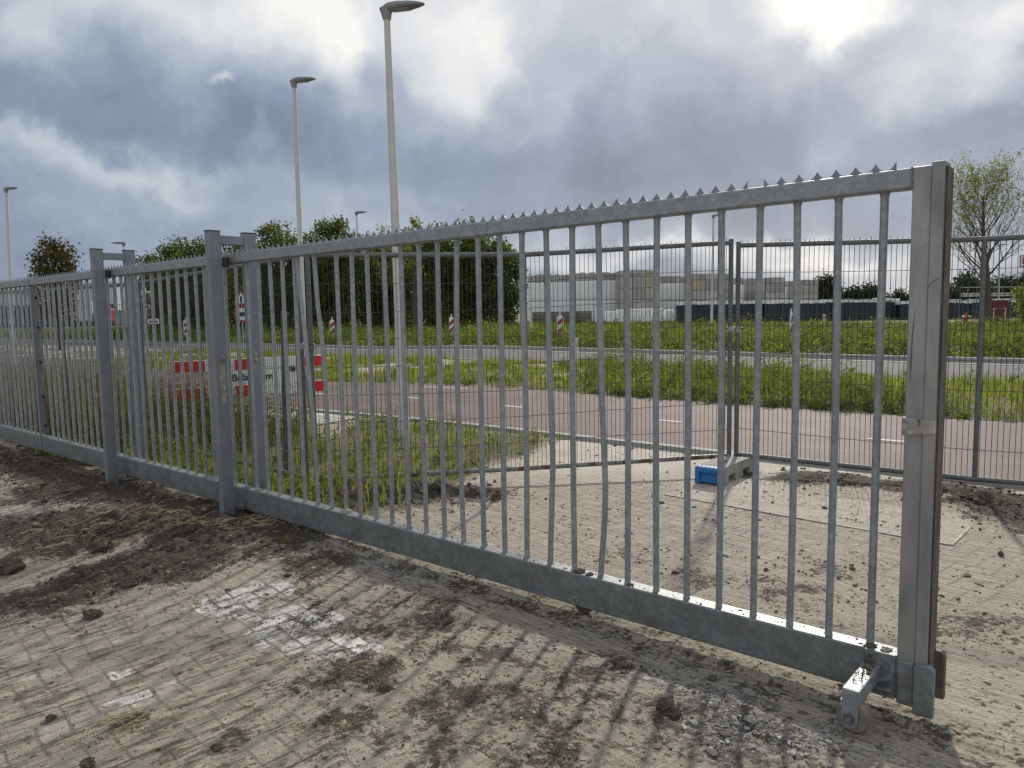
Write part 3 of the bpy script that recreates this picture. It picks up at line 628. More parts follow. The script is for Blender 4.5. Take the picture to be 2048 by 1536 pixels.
# weld bead at the rail joint, tear line
wb = MB(); rr_ = random.Random(3)
wb.tube([GW(.001 + rr_.uniform(-.002, .003), .003, zt(0) - .078 + i * .0072) for i in range(12)], [.0032 + rr_.uniform(-.001, .0015) for _ in range(12)], 6).build('weld_seam', M['bolt'], ep)
def scar(pts, r): 
    MB().tube([tuple(np.array(p) - np.array([*GN, 0]) * .0012) for p in pts], [q * .8 for q in r], 5).build('scratch', M['scar'], ep)
scar([GW(-.012, .0028, 1.79), GW(-.022, .0028, 1.755), GW(-.034, .0028, 1.74), GW(-.042, .0028, 1.70), GW(-.056, .0036, 1.69)], [.0008, .0012, .0014, .0012, .0012])
scar([GW(-.036, .0028, 1.52), GW(-.022, .0028, 1.46), GW(-.016, .0028, 1.38), GW(-.014, .0028, 1.28), GW(-.014, .0028, 1.20)], [.0008, .0018, .003, .004, .001])
scar([GW(-.061, .0076, 1.545), GW(-.075, .0076, 1.565), GW(-.096, .0076, 1.575)], [.0024, .002, .0015])
# caster bracket on the beam end
br = thing('tmp', (0, 0, 0), 'x', 'x'); bpy.data.objects.remove(br)
bk = MB().prism([(0, .0), (.088, .0), (.088, .02), (.062, .055), (.062, .10), (.105, .125), (.105, .165), (0, .165)], .008, GW(.004, .0, .052), (*GD, 0), (0, 0, 1), (*GN, 0)).build('caster_bracket', M['galv_beam'], gate, bevel=.0015)
arm = MB().bar(GW(.082, .006, .138), GW(.082, .252, .132), .060, .058).build('arm', M['galv'], bk, bevel=.005)
MB().prism([(0, .02), (.05, .0), (.05, .006), (0, .03)], .05, GW(.004, .008, .125), (*GD, 0), (0, 0, 1), (*GN, 0)).build('rib', M['galv'], bk)
MB().prism([(0, .0), (.05, .0), (.05, .006), (0, .006)], .05, GW(.004, .008, .098), (*GD, 0), (0, 0, 1), (*GN, 0)).build('rib', M['galv'], bk)
for s, zz in ((.03, .175), (.095, .19), (.028, .078), (.075, .075)):
    MB().tube([GW(s, .008, zz), GW(s, .020, zz)], .0105, 6).build('bolt', M['bolt'], bk)
cx, co = .085, .215
fk = MB()
for do in (-.030, .030):
    fk.prism([(-.028, .046), (-.024, .028), (-.012, .018), (.012, .018), (.024, .028), (.028, .046), (.030, .115), (-.030, .115)], .006 if do > 0 else -.006, GW(cx, co + do, .0), (*GD, 0), (0, 0, 1), (*GN, 0))
fk.box(GW(cx, co, .112), (.066, .066, .008), ax=tuple(GD))
fork = fk.build('wheel_fork', M['galv'], bk, bevel=.002)
wl = MB().tube([GW(cx - .008, co - .027, .056), GW(cx - .008, co - .020, .056), GW(cx - .008, co + .020, .056), GW(cx - .008, co + .027, .056)], [.050, .057, .057, .050], 36).build('wheel', M['tyre'], bk, smooth=True)
MB().tube([GW(cx, co - .044, .054), GW(cx, co + .052, .054)], .0105, 12).build('axle', M['bolt'], fork)
MB().tube([GW(cx, co + .034, .054), GW(cx, co + .042, .054)], .019, 16).build('washer', M['rust'], fork)
# running wheel under the beam
s1 = 1.44
rw = MB().tube([GW(s1 - .02 + .0, -.062, .052), GW(s1 - .02, -.024, .052)], .048, 24).build('running_wheel', M['rust'], gate, smooth=True)
MB().tube([GW(s1 + .01, -.001, zb(s1) + .032), GW(s1 + .01, .004, zb(s1) + .032)], .020, 16).build('bearing_cap', M['plate'], gate)
MB().tube([GW(s1 + .01, .004, zb(s1) + .032), GW(s1 + .01, .012, zb(s1) + .032)], .010, 8).build('bolt', M['bolt'], rw)

# second length left of the joint
fp = thing('steel_fence_panel', GW(10.4, -.04, -.1), 'galvanised barred fence length left of the dark joint at the photo edge', 'fence')
wn_(rail(SG + .035, 12.6, lambda s: zt(s) - .070, .070, .07, k=8).build('top_rail', M['galv'], fp, smooth=True))
wn_(rail(SG + .035, 12.6, zb, .165, .085, k=8).build('bottom_beam', M['galv_beam'], fp, smooth=True))
spikes(SG + .05, 12.58, fp)
MB().box(GW(SG + .045, -.035, (zbt(9) + zt(9)) / 2 - .03), (.04, .06, 1.62), ax=tuple(GD)).build('stile', M['galv2'], fp, bevel=.003)
for i in range(24):
    s = SG + .15 + .1528 * i
    if s > 12.5: break
    MB().tube([GW(s, -.0405, zbt(s) - .01), GW(s, -.0405, zt(s) - .066)], .0142, 8).build('bar', M['galv'], fp, smooth=True)

# portals that carry the gate
def portal(s0, zg, label, plate, tl=0.):
    r = thing('gate_portal', GW(s0 + .03, -.04, zg), label, 'gate post')
    H = 2.085
    f = MB().box(GW(s0 + .03, .103, (zg - .1 + H) / 2), (.060, .094, H - zg + .1), ax=tuple(GD)).build('front_post', M['galv2'], r, bevel=.005)
    MB().box(GW(s0 + .03, .103, H + .003), (.064, .098, .006), ax=tuple(GD)).build('cap', M['black'], f)
    MB().box(GW(s0 + .03, .103, 1.893), (.067, .101, .007), ax=tuple(GD)).build('collar', M['galv'], f, bevel=.001)
    b = MB().box(GW(s0 + .03, -.178, (zg - .1 + H) / 2), (.060, .094, H - zg + .1), ax=tuple(GD)).build('back_post', M['galv2'], r, bevel=.005)
    MB().box(GW(s0 + .03, -.178, H + .003), (.064, .098, .006), ax=tuple(GD)).build('cap', M['black'], b)
    MB().box(GW(s0 + .03, -.038, H - .058), (.045, .185, .062), ax=tuple(GD)).build('crossbar', M['galv2'], r, bevel=.003)
    rl = MB().tube([GW(s0 - .005, .030, 1.83), GW(s0 - .005, .030, 1.90)], .024, 14).build('guide_roller', M['black'], r, smooth=True)
    MB().tube([GW(s0 - .005, .030, 1.90), GW(s0 - .005, .030, 1.912)], .011, 6).build('roller_bolt', M['bolt'], rl)
    br_ = MB().prism([(0, 0), (-.06, 0), (-.06, .02), (-.045, .05), (0, .05)], .006, GW(s0 - .001, .02, .07 + zg), (*GD, 0), (0, 0, 1), (*GN, 0)).build('floor_guide', M['galv'], r, bevel=.001)
    MB().tube([GW(s0 - .035, .026, .095 + zg), GW(s0 - .035, .042, .095 + zg)], .011, 6).build('bolt', M['bolt'], br_)
    if plate:
        lp = MB().box(GW(s0 - .003, .100, 1.02), (.006, .044, .36), ax=tuple(GD)).build('latch_plate', M['plate'], f, bevel=.0015)
        MB().tube([GW(s0 - .006, .100, 1.155), GW(s0 - .022, .100, 1.155)], .017, 12).build('latch_bolt', M['bolt'], f)
        MB().box(GW(s0 - .003, -.155, 1.14), (.006, .040, .14), ax=tuple(GD)).build('catch', M['plate'], b, bevel=.0015)
        MB().box(GW(s0 - .02, -.165, 1.165), (.035, .022, .06), ax=tuple(GD)).build('keeper', M['plate'], b, bevel=.004)
    return r
portal(4.54, -.03, 'portal post pair with a beige latch plate, the nearer of the two', True)
portal(6.61, -.08, 'plain portal post pair without latch plate, further left', False)

# short steel stake with knob behind the gate
x0, y0, _ = at(573, 955, 6.9); gzz = gz1(x0, y0)
sk = thing('steel_stake', (x0, y0, gzz), 'short dark steel post with a round knob behind the gate bars', 'post')
t0 = at(567, 622, 6.9)
MB().bar((x0, y0, gzz - .1), t0, .045, .045).build('post', M['tubeg'], sk, bevel=.003)
k0 = at(588, 737, 6.7); MB().tube([(k0[0] - .06, k0[1] + .02, k0[2]), (k0[0], k0[1] - .02, k0[2])], [.02, .032], 14).build('knob', M['plate'], sk, smooth=True)
MB().tube([(k0[0], k0[1] - .02, k0[2]), (k0[0] + .003, k0[1] - .032, k0[2])], .014, 12).build('knob_hole', M['black'], sk)

# ---------------------------------------------------------------- mesh fence panels
def mesh_panel(P, ztop, zbot, label, rusty=None, first_out=0.0, seed=0, mids=True, top_ext=.0):
    """P: plan points (left end, middle, right end); ztop/zbot at the same points"""
    P = [np.array(p, float) for p in P]; rd = random.Random(seed)
    r = thing('mesh_fence_panel', (P[1][0], P[1][1], zbot[1] - .1), label, 'fence panel', 'wire mesh fence panels behind the gate')
    L1 = np.linalg.norm(P[1] - P[0]); L2 = np.linalg.norm(P[2] - P[1]); LT = L1 + L2
    def xy(t):
        d = t * LT
        return P[0] + (P[1] - P[0]) * d / L1 if d < L1 else P[1] + (P[2] - P[1]) * (d - L1) / L2
    tm = L1 / LT; zf = lambda t, Zs: float(np.interp(t, [0, tm, 1], Zs))
    pt = lambda t, z: (*xy(t), z); N_ = 15
    ts = sorted(list(np.linspace(0, 1, N_)) + [tm])
    MB().tube([pt(t, zf(t, ztop)) for t in ts], .021, 10).build('top_tube', M['tubeg'], r, smooth=True)
    MB().tube([pt(t, zf(t, zbot)) for t in ts], .021, 10).build('bottom_tube', M['galv_rust'] if rusty else M['tubeg'], r, smooth=True)
    for t, lo, nm in ((0.0, .10, 'side_tube'), (1.0, .10, 'side_tube'), (tm, .0, 'middle_tube')):
        MB().tube([pt(t, zf(t, zbot) - lo), pt(t, zf(t, ztop) + (.03 if lo else 0))], .021 if lo else .019, 10).build(nm, M['tubeg'], r, smooth=True)
    wr = MB(); k = int(LT / .0385); dn = (P[2] - P[0]) / LT; nn = np.array([-dn[1], dn[0]])
    for i in range(1, k):
        t = i / k; a = xy(t) - nn * .012 * -1; bow = rd.uniform(-.003, .003)
        top = zf(t, ztop) + rd.uniform(.025, .045); bend = rd.uniform(-.02, .02) if rd.random() < .2 else rd.uniform(-.003, .003)
        wr.tube([(a[0], a[1], zf(t, zbot)), (a[0] + dn[0] * bow, a[1] + dn[1] * bow, 1.0), (a[0], a[1], zf(t, ztop)), (a[0] + dn[0] * bend, a[1] + dn[1] * bend, top)], .0027, 3, cap=False)
    H_ = [.02, .26, .50, .74, .98, 1.0, 1.22, 1.46, 1.70]
    nh = 8; wav = [rd.uniform(0, 6) for _ in range(nh)]
    for j in range(1, nh):
        f_ = j / nh; pts = []
        for t in np.linspace(0, 1, 22):
            z = zf(t, zbot) * (1 - f_) + zf(t, ztop) * f_; a = xy(t) + nn * (.004 * math.sin(t * 9 + wav[j])); pts.append((a[0], a[1], z + .006 * math.sin(t * 7 + wav[j])))
        wr.tube(pts, .0031, 3, cap=False)
    wr.build('wire_mesh', M['wire'], r)
    return r
JA = np.array([-1.62, 6.22]); JR = np.array([1.935, 6.80]); 
pA = mesh_panel([JA, (.12, 6.52), JR], [1.945, 1.943, 2.035], [.125, .124, .150], 'bent wire mesh panel with rusty bottom tube, between the stake and the blue-ended foot', rusty=True, seed=1)
pD = mesh_panel([(2.00, 6.80), (3.60, 5.90), (5.18, 5.02)], [2.01, 1.958, 1.965], [.160, .107, .10], 'wire mesh panel at the right that runs behind the gate end post', seed=2)
pB = mesh_panel([(-4.22, 8.80), (-2.95, 7.55), (-1.72, 6.30)], [1.855, 1.90, 1.94], [.035, .08, .125], 'wire mesh panel receding behind the two portals', seed=3)
pC = mesh_panel([(-7.2, 10.75), (-5.7, 9.8), (-4.30, 8.86)], [1.83, 1.835, 1.85], [.02, .03, .04], 'wire mesh panel furthest left behind the barred fence', seed=4)
mesh_panel([(8.3, 3.25), (6.75, 4.1), (5.26, 4.98)], [1.96, 1.96, 1.965], [.10, .1, .10], 'wire mesh panel continuing past the right edge of the view', seed=5)
def clamp(a, b, z, label):
    c = thing('fence_clamp', ((a[0] + b[0]) / 2, (a[1] + b[1]) / 2, z), label, 'clamp', 'clamps joining the mesh panels')
    MB().box((a[0] + .004, a[1] - .006, z), (.055, .05, .05)).build('jaw', M['plate'], c, bevel=.008)
    MB().box((b[0], b[1] - .006, z - .004), (.055, .05, .058)).build('jaw', M['galv'], c, bevel=.008)
    MB().tube([(a[0] - .035, a[1] - .02, z + .01), (b[0] + .04, b[1] - .03, z + .01)], .007, 8).build('clamp_bolt', M['bolt'], c)
clamp(JR, (2.00, 6.80), 1.28, 'zinc bolt clamp joining the two mesh panels above the blue-ended foot')
clamp(JA, (-1.72, 6.30), 1.22, 'yellowish bolt clamp joining the two mesh panels beside the stake')
# concrete foot with blue end
def foot(cx, cy, rz, z, label, group=None):
    r = thing('ballast_block', (cx, cy, z), label, 'ballast block', group)
    ax = (math.cos(rz), math.sin(rz)); u = (*ax, 0); w = (-ax[1], ax[0], 0); L_, Wd, Hh = .76, .235, .145
    o = np.array([cx, cy, z]) - np.array(u) * L_ / 2 - np.array(w) * Wd / 2
    prof = [(.07, .02), (.16, 0), (.16, .065), (.30, .065), (.30, 0), (.46, 0), (.46, .065), (.60, .065), (.60, 0), (L_, 0), (L_, Hh), (.07, Hh)]
    prof[0] = (.07, 0)
    MB().prism(prof, Wd, o, u, (0, 0, 1), w).build('block', M['concrete'], r, bevel=.004)
    e = MB(); e.prism([(0, .0), (0.069, .0), (0.069, Hh), (.02, Hh), (0, Hh - .01)], .04, o, u, (0, 0, 1), w)
    e.prism([(0, .0), (0.069, .0), (0.069, Hh), (.02, Hh), (0, Hh - .01)], .04, o + np.array(w) * (Wd - .04), u, (0, 0, 1), w)
    e.prism([(0, .10), (0.069, .10), (0.069, Hh), (.02, Hh), (0, Hh - .01)], Wd - .08, o + np.array(w) * .04, u, (0, 0, 1), w)
    e.prism([(0.02, .012), (0.069, .0), (0.069, .10), (.03, .10)], Wd - .08, o + np.array(w) * .04, u, (0, 0, 1), w)
    e.build('painted_end', M['blue'], r, bevel=.002)
    for dd_ in (.30, .62):
        p = o + np.array(u) * dd_ + np.array(w) * Wd / 2
        MB().box((p[0], p[1], z + Hh + .001), (.06, .06, .004), ax=ax).build('socket', M['black'], r)
    return r
f0 = np.array(gp(1389, 965)); f1 = np.array(gp(1443, 976)); f2 = np.array(gp(1525, 938)); fd = (f2 - f1) / np.linalg.norm(f2 - f1)
fc = (f0 + f1) / 2 + fd * .38
foot(fc[0], fc[1], math.atan2(fd[1], fd[0]), gz1(fc[0], fc[1]) + .0, 'grey concrete fence foot with a bright blue end under the mesh panels')

# steel edge frame set in the paving
ef = MB()
ef.bar((Af[0], Af[1], .001), (Bf[0], Bf[1], .001), .020, .014); ef.bar((Bf[0] + .013, Bf[1] - .010, .001), (Cf[0], Cf[1], .002), .020, .014)
o = ef.build('edge_frame', M['edge']); o.location = (0, 0, 0); tag(o, 'thin steel edge strip set round a slab in the paving', 'edging')

# ---------------------------------------------------------------- street lamps
def lamp(px, D, top_py, base_py_x, rb, rt, label, head=.62, dirx=1, group='street lamps along the road'):
    bx, by, _ = at(base_py_x[0], base_py_x[1], D); zb_ = gz1(bx, by); t = at(px, top_py, D)
    tx = bx + (t[0] - bx) * 1.0; r = thing('street_lamp', (bx, by, zb_), label, 'street lamp', group)
    zt_ = t[2]; P_ = lambda z, q=0: (bx + (tx - bx) * (z - zb_) / (zt_ - zb_), by, z)
    MB().tube([P_(zb_ - .1), P_(zb_ + .20), P_(zb_ + .24), P_(zt_ - .12)], [rb, rb, rb * .80, rt], 18).build('pole', M['lampgrey'], r, smooth=True)
    top = np.array(P_(zt_ - .14)); k = head / .62; v = np.array([.97 * dirx, -.22, 0]); v /= np.linalg.norm(v); wv = np.array([-v[1], v[0], 0])
    nk = MB(); ring = lambda c, a, b, kk=12: [c + v * a * math.cos(2 * math.pi * i / kk) + wv * b * math.sin(2 * math.pi * i / kk) for i in range(kk)]
    A_ = ring(top, rt * 1.25, rt * 1.25); B_ = ring(top + np.array([0, 0, .16 * k]) - v * .01 * k, .10 * k, .07 * k); nk.add(A_ + B_, [(i, (i + 1) % 12, 12 + (i + 1) % 12, 12 + i) for i in range(12)] + [tuple(range(11, -1, -1)), tuple(range(12, 24))])
    nk.build('neck', M['lamphead'], r, smooth=True)
    # flat tapering head, seen from below
    h0 = top + np.array([0, 0, .15 * k]) - v * .06 * k; V = []
    secs = [(0, .035, .03, .02), (.08, .075, .06, .03), (.22, .105, .06, .035), (.40, .105, .045, .03), (.52, .075, .03, .02), (.62, .02, .01, .012)]
    for a, w_, up, dn in secs:
        c = h0 + v * a * k + np.array([0, 0, .02 * k * a])
        for ww, zz_ in ((-w_, 0), (-w_ * .7, up), (w_ * .7, up), (w_, 0), (w_ * .8, -dn), (-w_ * .8, -dn)): V.append(c + wv * ww * k + np.array([0, 0, zz_ * k]))
    m_ = 6; Fc = [(i * m_ + j, i * m_ + (j + 1) % m_, (i + 1) * m_ + (j + 1) % m_, (i + 1) * m_ + j) for i in range(len(secs) - 1) for j in range(m_)] + [tuple(range(m_)), tuple((len(secs) - 1) * m_ + j for j in range(m_))]
    hd = MB().add(V, Fc).build('lamp_head', M['lamphead'], r, bevel=.004 * k)
    c = h0 + v * .27 * k - np.array([0, 0, .034 * k]); MB().box(c, (.26 * k, .13 * k, .008 * k), ax=(v[0], v[1])).build('lens', M['glass'], hd)
    return r
lamp(773, 9.05, 14, (808, 873), .078, .036, 'tall pale lamp post nearest the gate, its head at the top of the view', head=.50, group=None)
lamp(588, 15.2, 160, (611, 776), .078, .036, 'lamp post left of the nearest one, behind the red and white barrier', head=.50, group=None)
lamp(12, 24, 376, (27, 700), .08, .04, 'lamp post at the far left edge above the small maple', head=.48, group=None)
lamp(683, 70, 448, (689, 654), .13, .06, 'distant lamp post in front of the dense trees', head=.9)
lamp(713, 62, 428, (722, 655), .13, .05, 'thin distant lamp post rising beyond the tree tops', head=1.0)
lamp(247, 60, 489, (255, 660), .12, .06, 'distant lamp post above the left portal', head=1.0, dirx=-1)
lamp(1427, 55, 433, (1423, 651), .12, .055, 'distant lamp post in front of the block stacks', head=.8)
lamp(1999, 80, 490, (1996, 640), .12, .06, 'thin far lamp post behind the bare tree', head=.7)

# ---------------------------------------------------------------- red and white works barrier
bl = np.array([-4.46, 10.0]); brr = np.array([-2.68, 11.0]); bd = (brr - bl); BL = np.linalg.norm(bd); bd /= BL; bn = np.array([bd[1], -bd[0]])
bz = gz1(-3.5, 10.5)
ba = thing('works_barrier', ((bl[0] + brr[0]) / 2, (bl[1] + brr[1]) / 2, bz), 'red and white works barrier with a white name board on the slabs', 'barrier')
bp = lambda t, o, z: (*(bl + bd * t + bn * o), z)
for z0, z1 in ((.725, .88), (.36, .52)):
    bdm = MB().box(bp(BL / 2, 0, (z0 + z1) / 2), (BL, .035, z1 - z0), ax=tuple(bd)).build('board', M['white'], ba, bevel=.004)
    for a, b in ((.0, .44), (.80, 1.06), (1.62, BL)):
        MB().box(bp((a + b) / 2, .0195, (z0 + z1) / 2), (b - a - .02, .003, z1 - z0 - .012), ax=tuple(bd)).build('red_panel', M['red'], bdm)
sg = MB().box(bp(1.06, .012, .62), (1.16, .012, .19), ax=tuple(bd)).build('name_board', M['white'], ba, bevel=.003)
def text(body, size, loc, ax, mat_, parent, name='lettering', ext=.001, nrm=None, align='CENTER'):
    cu = bpy.data.curves.new('txt', 'FONT'); cu.body = body; cu.size = size; cu.extrude = ext; cu.align_x = align; cu.align_y = 'CENTER'; cu.offset = size * .018
    to = bpy.data.objects.new('txt', cu); link(to); bpy.context.view_layer.update()
    me = bpy.data.meshes.new_from_object(to.evaluated_get(bpy.context.evaluated_depsgraph_get())); bpy.data.objects.remove(to)
    me.name = name; X_ = Vector((ax[0], ax[1], 0)); Y_ = Vector((0, 0, 1)); Z_ = X_.cross(Y_)
    Mx = Matrix(((X_[0], Y_[0], Z_[0], loc[0]), (X_[1], Y_[1], Z_[1], loc[1]), (X_[2], Y_[2], Z_[2], loc[2]), (0, 0, 0, 1)))
    me.transform(Mx); rl_ = rootloc(parent); me.transform(Matrix.Translation(Vector(-rl_))); me.materials.clear(); me.materials.append(mat_)
    o = link(bpy.data.objects.new(name, me)); o.parent = parent; return o
text('Balastdam', .135, bp(1.035, .0205, .622), bd, M['textblack'], sg)
for t in (.62, 1.72):
    lg = MB(); lg.bar(bp(t, .02, .9), bp(t + .02, .34, bz), .03, .03); lg.bar(bp(t, -.02, .9), bp(t + .02, -.34, bz), .03, .03); lg.bar(bp(t, -.32, bz + .02), bp(t, .34, bz + .02), .04, .03)
    lg.build('leg_frame', M['tubeg'], ba, bevel=.003)

# ---------------------------------------------------------------- hazard markers and small posts
def beacon(px, ytop, D, w, label, rot=0, tilt=0):
    t = at(px, ytop, D); x0, y0 = t[0], t[1]; z0 = gz1(x0, y0); zt_ = t[2]; r = thing('hazard_marker', (x0, y0, z0), label, 'hazard marker', 'striped hazard markers on the far verge', rz=rot)
    lo = zt_ - .92
    MB().tube([(x0, y0, z0 - .1), (x0, y0, zt_)], .025, 8).build('pole', M['white'], r)
    h = w / 2; poly = [(-h, 0), (h, 0), (h, .72), (h * .6, .78), (-h * .6, .78), (-h, .72)]
    bdm = MB().prism(poly, .04, (x0, y0 - .045, lo), (1, 0, 0), (0, 0, 1), (0, 1, 0)).build('board', M['white'], r, bevel=.006)
    q = h * .82
    for z_ in (.05, .38):
        top = min(.74, z_ + .30)
        MB().prism([(-q, z_), (q, z_ + .16), (q, min(.73, z_ + .36)), (-q, z_ + .16)], .004, (x0, y0 - .0495, lo), (1, 0, 0), (0, 0, 1), (0, 1, 0)).build('stripe', M['darkred'], bdm)
    r.rotation_euler = (0, tilt, rot); return r
beacon(371, 634, 40, .25, 'hazard marker left of the nearer portal', R(25))
beacon(641, 638, 38, .22, 'narrow hazard marker standing just left of another one', R(50))
beacon(664, 634, 37, .26, 'upright hazard marker, right one of the close pair')
beacon(901, 628, 34, .24, 'slightly tilted hazard marker before the dense trees', R(20), R(2))
beacon(1120, 624, 30, .26, 'hazard marker right of centre before the wrapped stacks')
beacon(1581, 617, 27, .22, 'hazard marker leaning in the verge near the right mesh panel', R(48), R(3))
def wpost(px, ytop, D, w, label, cap=None):
    t = at(px, ytop, D); x0, y0 = t[0], t[1]; z0 = gz1(x0, y0)
    r = thing('marker_post', (x0, y0, z0), label, 'marker post')
    MB().prism([(-w / 2, -.1), (w / 2, -.1), (w / 2, t[2] - z0 - .03), (-w / 2, t[2] - z0)], w * .6, (x0, y0, z0), (1, 0, 0), (0, 0, 1), (0, 1, 0)).build('post', M['white'], r, bevel=.004)
    MB().box((x0, y0 - .003, t[2] - .16), (w * 1.02, .004, .09)).build('reflector', M[cap or 'lampgrey'], r)
wpost(1152, 675, 18.0, .085, 'white square post at the near road edge, tallest of the small posts')
wpost(1062, 629, 32, .09, 'thin white post beside the big tree edge')
wpost(1649, 628, 42, .10, 'small white post with a red mark before the dark hoarding', 'red')
# traffic sign: triangle over disc, seen at an angle
t = at(482, 588, 34); r = thing('traffic_sign', (t[0] + .0, t[1], gz1(t[0], t[1])), 'triangle over round red-rimmed traffic signs by the nearer portal', 'traffic sign')
MB().tube([(t[0], t[1] + .04, gz1(t[0], t[1]) - .1), (t[0], t[1] + .04, t[2] + .1)], .03, 8).build('pole', M['lampgrey'], r)
ca_, sa_ = math.cos(R(28)), math.sin(R(28)); u_ = (ca_, sa_, 0); w_ = (-sa_, ca_, 0)
tri = [(-.38, -.42), (.38, -.42), (0, .24)]; tc = (t[0], t[1], t[2] - .05)
tp = MB().prism(tri, .02, tc, u_, (0, 0, 1), w_).build('triangle_plate', M['darkred'], r, bevel=.003)
MB().prism([(a * .72, (b + .2) * .72 - .2) for a, b in tri], -.004, tc, u_, (0, 0, 1), w_).build('face', M['white'], tp)
MB().prism([(-.03, -.34), (.03, -.34), (.05, -.05), (-.05, -.05)], -.006, tc, u_, (0, 0, 1), w_).build('symbol', M['textblack'], tp)
disc = lambda rr__: [(rr__ * math.cos(i * math.pi / 12), rr__ * math.sin(i * math.pi / 12)) for i in range(24)]
dc = (t[0], t[1], t[2] - .88); dp = MB().prism(disc(.36), .02, dc, u_, (0, 0, 1), w_).build('round_plate', M['darkred'], r)
MB().prism(disc(.27), -.004, dc, u_, (0, 0, 1), w_).build('face', M['white'], dp); MB().prism([(-.12, -.08), (.12, -.08), (.12, .08), (-.12, .08)], -.006, dc, u_, (0, 0, 1), w_).build('symbol', M['textblack'], dp)
# small white direction board, left
t = at(307, 643, 30); r = thing('direction_board', (t[0], t[1], gz1(t[0], t[1])), 'small white board with illegible dark writing left of the nearer portal', 'sign')
for dx_ in (-.3, .3): MB().tube([(t[0] + dx_, t[1] + .03, gz1(t[0], t[1]) - .1), (t[0] + dx_, t[1] + .03, t[2])], .02, 8).build('post', M['lampgrey'], r)
sb = MB().box(t, (.42, .03, .2)).build('board', M['white'], r, bevel=.004)
MB().box((t[0] - .10, t[1] - .017, t[2]), (.12, .003, .06)).build('writing', M['textblack'], sb); MB().box((t[0] + .10, t[1] - .017, t[2]), (.13, .003, .05)).build('writing', M['textblack'], sb)
# hydrant post
t = at(1932, 627, 36); x0, y0 = t[0], t[1]; z0 = gz1(x0, y0)
r = thing('fire_hydrant', (x0, y0, z0), 'slim red hydrant with two white outlets left of the bare tree', 'hydrant')
b_ = MB().tube([(x0, y0, z0 - .1), (x0, y0, t[2] - .22), (x0, y0, t[2] - .2), (x0, y0, t[2] - .06), (x0, y0, t[2])], [.10, .10, .12, .11, .05], 16).build('body', M['darkred'], r, smooth=True)
for s__ in (-1, 1): MB().tube([(x0 + s__ * .09, y0 - .02, t[2] - .13), (x0 + s__ * .20, y0 - .02, t[2] - .15)], .045, 10).build('outlet', M['white'], b_)
# red cabinet + steel hoop
t0 = at(1985, 601, 52); t1 = at(2016, 647, 52)
r = thing('red_cabinet', ((t0[0] + t1[0]) / 2, 52, gz1(t0[0], 52)), 'dark red cabinet beside the bare tree trunk', 'cabinet')
cb = MB().box(((t0[0] + t1[0]) / 2, 52.3, (t0[2] + 0) / 2), (t1[0] - t0[0], .6, t0[2])).build('body', M['deepred'], r, bevel=.02)
MB().box(((t0[0] + t1[0]) / 2 - .1, 51.985, t0[2] * .5), ((t1[0] - t0[0]) * .5, .02, t0[2] * .6)).build('door', M['deepred'], cb, bevel=.005)
t2 = at(1988, 617, 48); t3 = at(2010, 640, 48)
hp = MB().tube([(t2[0], 48, 0), (t2[0], 48, t2[2]), (t3[0], 48, t2[2]), (t3[0], 48, 0)], .035, 8).build('steel_hoop', M['lampgrey']); tag(hp, 'pale steel hoop barrier in front of the dark red cabinet', 'hoop barrier')
# red-bordered board with a letter at the right edge
t = at(2052, 522, 40); r = thing('board_sign', (t[0], t[1], 0), 'white board with a red letter B on a post at the right edge', 'sign')
MB().tube([(t[0] + .1, 40.05, 0), (t[0] + .1, 40.05, t[2] + .2)], .04, 8).build('post', M['lampgrey'], r)
sb = MB().box((t[0] + .1, 40, t[2]), (.85, .04, .60)).build('board', M['darkred'], r, bevel=.01); MB().box((t[0] + .1, 39.977, t[2]), (.76, .004, .50)).build('face', M['white'], sb)
text('B', .46, (t[0] - .10, 39.972, t[2]), (1, 0), M['darkred'], sb)

